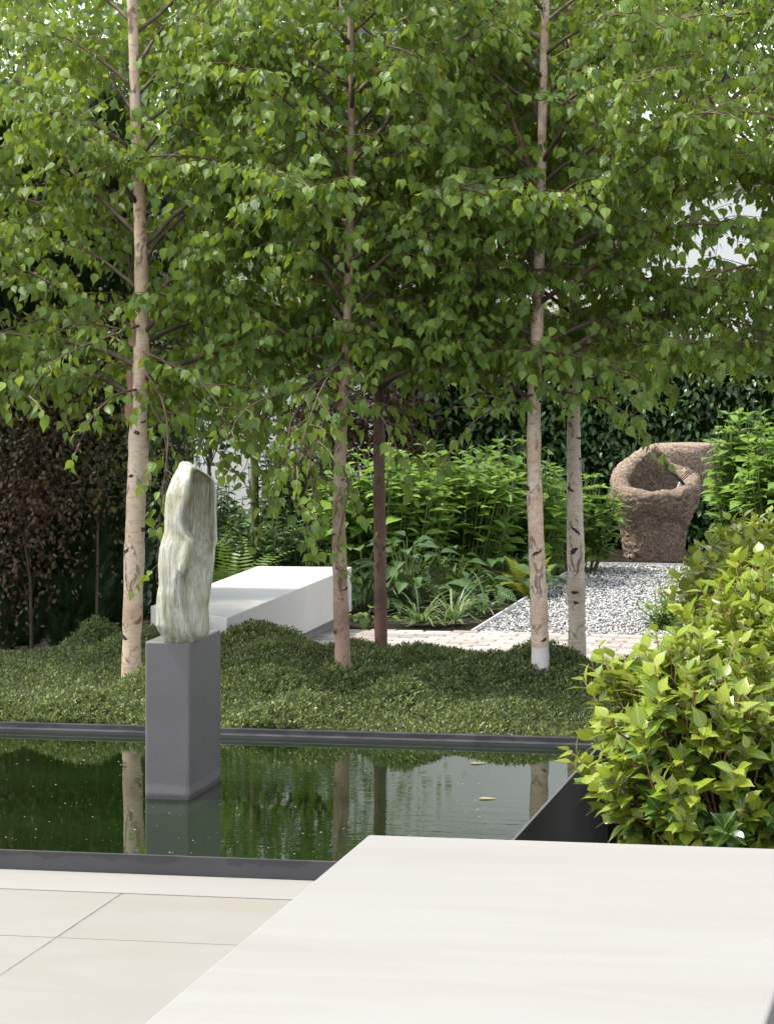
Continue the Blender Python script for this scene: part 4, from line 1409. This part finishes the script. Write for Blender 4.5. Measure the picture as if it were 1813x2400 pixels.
def grass_tuft(base, n, L, label):
    base = np.array(base, float)
    t = empty('grass_tuft', base, label, 'grass', 'striped grass tufts at the edge of the setts')
    shared = []
    for k in range(n):
        a = RNG.random() * 6.283
        od = np.array([math.cos(a), math.sin(a), 0]); sd = np.array([-od[1], od[0], 0])
        l = L * RNG.uniform(0.6, 1.15); w_ = RNG.uniform(0.004, 0.007)
        e0 = RNG.uniform(0.5, 1.35)
        p = od * 0.03 * RNG.random() + sd * RNG.normal(0, .02); d = od * math.cos(e0) + np.array([0, 0, math.sin(e0)])
        V = []
        for i in range(6):
            ww = w_ * (1 - (i / 5) ** 2) + 0.0004
            V += [p - sd * ww, p + sd * ww]
            d = unit(d + np.array([0, 0, -0.34])); p = p + d * l / 5
            p[2] = max(p[2], 0.012)
        F = np.array([(2 * i, 2 * i + 1, 2 * i + 3, 2 * i + 2) for i in range(5)])
        me = mesh_np('blade', np.array(V), F, True, np.full(5, RNG.random()))
        link('blade', me, M['grass_blade'], t)


grass_tuft(at(985, 19.25, -0.01), 70, 0.34, 'striped grass tuft nearest the reddish brown birch')
grass_tuft(at(1060, 19.35, -0.01), 80, 0.38, 'largest striped grass tuft spilling over the setts edge')
grass_tuft(at(1130, 19.9, -0.01), 60, 0.34, 'striped grass tuft next to the corner of the gravel')


def fern(base, n, L, mat, label, lean=0.9):
    base = np.array(base, float)
    t = empty('fern', base, label, 'fern', 'ferns under the trees')
    for k in range(n):
        a = k * 6.283 / n + RNG.normal(0, .3)
        od = np.array([math.cos(a), math.sin(a), 0]); sd = np.array([-od[1], od[0], 0])
        e0 = RNG.uniform(0.9, 1.4)
        d = od * math.cos(e0) + np.array([0, 0, math.sin(e0)])
        p = np.zeros(3); V, F = [], []
        l = L * RNG.uniform(.75, 1.1)
        m = 20
        for i in range(m):
            d = unit(d + np.array([0, 0, -0.085 * lean])); pn = p + d * l / m
            wl_ = l * 0.20 * math.sin(math.pi * min(1, (i + 2) / (m + 1)) ** 0.8) + 0.004
            for s_ in (-1, 1):
                o_ = len(V)
                tip = p + sd * s_ * wl_ + d * wl_ * 0.35 + np.array([0, 0, -0.1 * wl_])
                V += [p - d * 0.004, p + d * 0.008, (p + tip) / 2 + d * 0.009, tip, (p + tip) / 2 - d * 0.007]
                F += [(o_, o_ + 4, o_ + 2), (o_, o_ + 2, o_ + 1), (o_ + 4, o_ + 3, o_ + 2)]
            p = pn
        me = mesh_np('frond', np.array(V), np.array(F), False, np.full(len(F), RNG.random()))
        link('frond', me, M[mat], t)


fern(at(550, 20.6, -0.02), 11, 0.62, 'fern_leaf', 'tall fern behind the left side of the white bench')
fern(at(505, 19.9, -0.02), 11, 0.6, 'fern_leaf', 'upright fern between the carved stone and the white bench')
stem_shrub('dark_shrub', at(705, 22.6, -0.03), 0.75, 0.5, 1.15, 'dark upright shrub behind the tan birch trunk', 'shrub', None, 'climber', 'climber_leaf', 46, 15, 1.25)
stem_shrub('dark_shrub', at(630, 21.0, -0.03), 0.7, 0.5, 0.62, 'low dark shrub right behind the white bench', 'shrub', None, 'climber', 'climber_leaf', 46, 10, 1.2)
stem_shrub('dark_shrub', at(470, 22.0, -0.03), 0.6, 0.5, 0.85, 'dark upright shrub right behind the carved stone', 'shrub', None, 'climber', 'climber_leaf', 34, 14, 1.1)
fern(at(1235, 20.9, -0.02), 10, 0.40, 'gold_fern', 'golden fern beside the pinkish birch trunk')


# ------------------------------------------------------------------ hedges, columns and trees behind
def leaf_cloud(centers, sig, per, flat=0.7):
    n = len(centers)
    P = np.repeat(centers, per, axis=0) + RNG.normal(0, 1, (n * per, 3)) * np.array([sig, sig, sig * flat])
    return P


def crown_tree(name, base, trunk_h, height, radius, label, group, mat, nclump, per, leaf, trunk_r=0.07, shape='birch_far', sig=0.22, low=None, nparts=300, bark='bark_plain', hang=0.6):
    base = np.array(base, float)
    t = empty(name, base, label, 'tree', group)
    lo = low if low is not None else trunk_h
    c0 = np.array([0, 0, (lo + height) / 2]); rz = (height - lo) / 2
    d = rnd_dir(nclump) * (RNG.random((nclump, 1)) ** 0.45)
    C = c0 + d * np.array([radius, radius, rz])
    trunk = np.array([(0, 0, -.03), (RNG.normal(0, .05), RNG.normal(0, .05), height * .3), (RNG.normal(0, .1), RNG.normal(0, .1), height * .6), (0, 0, height * .92)])
    trp = resample(trunk, 14)
    MB().tube(trp, np.linspace(trunk_r, trunk_r * .25, 14), 9).build('trunk', M[bark], t, smooth=True)
    mb = MB()
    for c in C[: min(60, nclump)]:
        i = int(np.argmin(abs(trp[:, 2] - max(trunk_h * .8, c[2] * .75))))
        mb.tube(np.array([trp[i], (trp[i] + c) / 2 + np.array([0, 0, 0.08]), c]), [trunk_r * .3, trunk_r * .2, 0.006], 4, False)
    mb.build('branches', M['knot'] if trunk_r < 0.03 else M['twig'], t)['kind'] = 'stuff'
    P = leaf_cloud(C, sig, per) + base
    n = len(P)
    A = rnd_dir(n) + np.array([0, 0, -hang]); N = rnd_dir(n) * 0.8 + np.array([0, 0, 0.7]) - VD * 0.2
    foliage(t, shape, mat, P, A, N, leaf * RNG.uniform(0.7, 1.2, n), nparts=nparts)
    return t


def hedge_leaves(name, base, size, label, cat, group, shape, mat, n, leaf, nparts=300, core='dark_core'):
    """block of leaves growing out of a dark body; base centre front on the ground; size along u, v, height"""
    base = np.array(base, float)
    su, sv_, sh = size
    t = empty(name, base, label, cat, group)
    nu, nh = 30, 16
    V = []
    for j in range(nh):
        for i in range(nu):
            V.append((-su / 2 + su * i / (nu - 1), 0.06 + 0.05 * math.sin(i * 1.3) * math.sin(j * 1.1), (sh - 0.05 + 0.04 * math.sin(i * 1.7)) * j / (nh - 1)))
    m = len(V)
    V += [(x, sv_, z) for x, y, z in V[:m]]
    F = [(j * nu + i, j * nu + i + 1, (j + 1) * nu + i + 1, (j + 1) * nu + i) for j in range(nh - 1) for i in range(nu - 1)]
    F += [tuple(m + x for x in f[::-1]) for f in F]
    F += [((nh - 1) * nu + i, (nh - 1) * nu + i + 1, m + (nh - 1) * nu + i + 1, m + (nh - 1) * nu + i) for i in range(nu - 1)]
    F += [(j * nu, (j + 1) * nu, m + (j + 1) * nu, m + j * nu) for j in range(nh - 1)]
    F += [(j * nu + nu - 1, m + j * nu + nu - 1, m + (j + 1) * nu + nu - 1, (j + 1) * nu + nu - 1) for j in range(nh - 1)]
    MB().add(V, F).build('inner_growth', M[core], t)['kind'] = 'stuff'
    x = RNG.uniform(-su / 2, su / 2, n); z = sh * RNG.random(n) ** 0.9
    topm = RNG.random(n) < 0.16
    y = RNG.normal(0.0, 0.05, n)
    z = np.where(topm, sh + RNG.normal(0, .05, n) + 0.05 * np.sin(x * 5), z); y = np.where(topm, RNG.uniform(0, sv_, n), y)
    P = np.stack([x, y, np.maximum(z, 0.02)], 1) + base
    A = rnd_dir(n) * 0.7 + np.array([0, -0.7, -0.35]); N = rnd_dir(n) * 0.6 + np.array([0, -0.6, 0.75])
    foliage(t, shape, mat, P, A, N, leaf * RNG.uniform(0.7, 1.25, n), nparts=nparts)
    return t


hedge_leaves('low_hedge', at(640, 23.6, -0.03), (1.7, 0.35, 0.42), 'low dark evergreen edging behind the ferns and the white bench', 'hedge', None, 'climber', 'climber_leaf', 1500, 0.9)
p = at(1450, 25.3, -0.03)
hedge_leaves('climber_hedge', p, (4.0, 0.5, 1.60), 'dark glossy evergreen hedge in front of the white wall behind the fountain', 'hedge', None, 'climber', 'climber_leaf', 7600, 1.0)
crown_tree('small_tree', at(505, 24.4, -0.03), 0.5, 2.5, 0.42, 'small dark leafy tree behind the carved stone in front of the wall', None, 'dark_leaf', 40, 40, 1.0, 0.02, low=0.5, sig=0.16)
BGp = 'brown and olive beeches below the garden wall'
crown_tree('beech_shrub', at(765, 24.9, -0.03), 0.2, 1.75, 0.5, 'brown and olive leaved beech behind the tan birch trunk', BGp, 'copper_leaf', 60, 40, 0.95, 0.02, 'small', 0.12, 0.25)
crown_tree('beech_shrub', at(900, 25.2, -0.03), 0.2, 1.60, 0.5, 'brown and olive leaved beech right of the reddish brown trunk', BGp, 'copper_leaf', 60, 40, 0.95, 0.02, 'small', 0.12, 0.25)


def yew(base, r, h, label, mat='yew_leaf'):
    base = np.array(base, float)
    t = empty('columnar_yew', base, label, 'tree', 'dark columnar yews at the left')
    MB().tube([(0, 0, -.03), (0, 0, h * .5), (0, 0, h * .9)], [0.035, 0.028, 0.012], 8).build('trunk', M['bark_plain'], t)
    V = []
    for i in range(14):
        q = i / 13
        for j in range(12):
            a = j * 6.283 / 12
            rr = r * 0.72 * (1 - q ** 4) ** 0.5 * (0.75 + 0.25 * min(1, q * 5)) * (1 + .12 * math.sin(3 * a + i * .8))
            V.append((rr * math.cos(a), rr * math.sin(a), 0.08 + q * (h - 0.15)))
    F = [(i * 12 + j, i * 12 + (j + 1) % 12, (i + 1) * 12 + (j + 1) % 12, (i + 1) * 12 + j) for i in range(13) for j in range(12)]
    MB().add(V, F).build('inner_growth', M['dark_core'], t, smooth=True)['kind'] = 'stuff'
    # upright feathery sprays
    sv, st = [], []
    for k in range(11):
        y = 0.012 * k
        for s_ in (-1, 1):
            i0 = len(sv)
            l = 0.032 * (1 - k / 14)
            sv += [(0, y, 0), (s_ * l, y + l * .9, 0.004 * ((k % 3) - 1)), (0, y + 0.007, 0.001)]
            st += [(i0, i0 + 1, i0 + 2)]
    sv = np.array(sv); st = np.array(st)
    n = int(5200 * h / 3.2)
    q = RNG.random(n); a = RNG.random(n) * 6.283
    rr = r * (1 - q ** 4) ** 0.5 * (0.75 + 0.25 * np.minimum(1, q * 5)) * (1 + .12 * np.sin(3 * a + q * 10)) * RNG.uniform(0.72, 1.08, n)
    P = np.stack([rr * np.cos(a), rr * np.sin(a), 0.05 + q * (h - .1)], 1)
    od = np.stack([np.cos(a), np.sin(a), np.zeros(n)], 1)
    R = frames(od * 0.55 + np.array([0, 0, 0.9]) + RNG.normal(0, .25, (n, 3)), rnd_dir(n) + od * 0.6)
    Vs, Ts = scatter(sv, st, R, RNG.uniform(.8, 1.3, n), P)
    o = link('foliage', mesh_np('foliage', Vs, Ts, rnd=np.repeat(RNG.random(n), len(st))), M[mat], t)
    o['kind'] = 'stuff'


yew(at(20, 17.5, -0.03), 0.20, 3.2, 'dark columnar yew at the far left edge')
yew(at(172, 17.5, -0.03), 0.15, 3.0, 'columnar yew with green sunlit side left of the cream birch')
yew(at(255, 17.7, -0.03), 0.15, 3.2, 'dark columnar yew directly behind the cream birch')

hedge_leaves('yew_hedge', at(120, 19.9, -0.03), (1.5, 0.5, 2.9), 'tall dark evergreen hedge behind the yews at the left edge', 'hedge', None, 'climber', 'night_leaf', 4200, 0.8, nparts=200)
# copper leaved small tree and olive shrub at the left
crown_tree('copper_beech', at(75, 17.15, -0.03), 0.30, 1.75, 0.36, 'small copper beech with red brown leaves at the left edge', None, 'copper_leaf', 80, 60, 0.62, 0.010, 'small', 0.13, 0.12)
crown_tree('olive_shrub', at(225, 17.3, -0.03), 0.7, 2.1, 0.48, 'loose small leaved olive green shrub left of the cream birch', None, 'olive_leaf', 80, 60, 0.62, 0.010, 'small', 0.14, 0.75)

# trees in front of the wall
TG = 'leafy trees in front of the white wall'
crown_tree('leafy_tree', at(100, 25.6, -0.03), 1.4, 5.0, 1.25, 'dense dark tree in the far left corner', TG, 'dark_leaf', 90, 45, 1.15, 0.08, low=1.0)
crown_tree('leafy_tree', at(420, 25.0, -0.03), 1.4, 5.0, 1.25, 'dense tree behind the cream birch', TG, 'dark_leaf', 130, 45, 1.15, 0.08, low=0.95)
crown_tree('leafy_tree', at(598, 22.6, -0.03), 1.5, 5.0, 1.05, 'thin mossy trunked tree behind the white bench', TG, 'dark_leaf', 105, 42, 1.1, 0.035, low=1.2, bark='bark_moss')
crown_tree('leafy_tree', at(715, 25.6, -0.03), 1.5, 5.0, 1.2, 'bright green tree behind the tan birch', TG, 'lime_leaf', 90, 42, 1.15, 0.07, low=1.5)

crown_tree('shade_tree', VR * -5.1 + VD * 17.5, 2.0, 7.2, 1.7, 'broad unseen tree added out of the picture at left to shade the yews', None, 'dark_leaf', 90, 45, 1.5, 0.1, low=2.4, sig=0.3, nparts=20)  # unseen tree, added to darken the planting at left

OG = 'trees beyond the garden wall'
crown_tree('distant_tree', at(1330, 33, -0.03), 2.4, 7.2, 1.7, 'tree beyond the wall between pale birch and lamp post', OG, 'lime_leaf', 70, 50, 1.35, 0.1, low=2.2, sig=0.3)
crown_tree('distant_tree', at(1640, 32, -0.03), 2.4, 7.6, 1.9, 'broad tree beyond the wall at the upper right', OG, 'dark_leaf', 170, 50, 1.35, 0.1, low=2.4, sig=0.3)
crown_tree('distant_tree', at(1860, 34, -0.03), 2.4, 7.6, 1.9, 'tree beyond the wall at the right edge', OG, 'lime_leaf', 150, 50, 1.35, 0.1, low=2.2, sig=0.3)
crown_tree('distant_tree', at(350, 36, -0.03), 2.4, 8.0, 2.2, 'tree beyond the wall behind the cream birch', OG, 'lime_leaf', 90, 50, 1.45, 0.1, low=2.2, sig=0.32)
crown_tree('distant_tree', at(-40, 35, -0.03), 2.4, 6.4, 2.0, 'tree beyond the wall at the left edge', OG, 'lime_leaf', 70, 50, 1.4, 0.1, low=2.2, sig=0.32)


# ------------------------------------------------------------------ turn the leaves into parts
def finish_foliage():
    cell = 14.0
    W, Hh = int(1813 / cell) + 2, int(2400 / cell) + 2
    zb = np.full((Hh, W), 1e9)
    for f in FOL:
        V, T, uv = LEAF[f['shape']]
        L = V[:, 1].max()
        c = f['P'] + f['R'][:, :, 1] * (L * 0.5 * f['S'])[:, None]
        d = c @ VD; x = c @ VR
        px = CX + x / d * FPX; py = HY - (c[:, 2] - EYE) / d * FPX
        ok = (px > 0) & (px < 1813) & (py > 0) & (py < 2400)
        face = np.abs(f['R'][:, :, 2] @ VD)
        f['score'] = np.where(ok, (L * f['S'] / d) ** 2 * (0.15 + face), 0)
        f['ij'] = (np.clip((py / cell).astype(int), 0, Hh - 1), np.clip((px / cell).astype(int), 0, W - 1))
        f['d'] = d
        np.minimum.at(zb, (f['ij'][0][ok], f['ij'][1][ok]), d[ok])
    tm = {}
    for f in FOL:
        V, T, uv = LEAF[f['shape']]
        vis = f['d'] <= zb[f['ij']] + 0.06
        sc_ = f['score'] * np.where(vis, 1.0, 0.02)
        order = np.argsort(-sc_)
        n = min(f['n'], int((f['score'] > 0).sum()))
        if (T.size and (V[:, 1].max() * np.median(f['S']) / np.median(f['d']) * FPX) < 11): n = 0
        top, rest = order[:n], order[n:]
        par = f['parent']; base = np.array(par.location)
        key = (f['shape'], f['mat'])
        if n and key not in tm:
            me = mesh_np(f['part'], V, T, True, np.zeros(len(T)), uv[T])
            me.materials.append(M[f['mat']])
            tm[key] = me
        for i in top:
            o = bpy.data.objects.new(f['part'], tm[key])
            COL.objects.link(o)
            o.parent = par
            m4 = np.eye(4); m4[:3, :3] = f['R'][i] * f['S'][i]; m4[:3, 3] = f['P'][i] - base
            o.matrix_basis = Matrix(m4.tolist())
        if len(rest):
            Vs, Ts = scatter(V, T, f['R'][rest], f['S'][rest], f['P'][rest] - base)
            k = len(T)
            uvs = np.tile(uv[T].reshape(-1, 2), (len(rest), 1))
            o = link(f['rest'], mesh_np(f['rest'], Vs, Ts, True, np.repeat(RNG.random(len(rest)), k), uvs), M[f['mat']], par)
            o['kind'] = 'stuff'


finish_foliage()
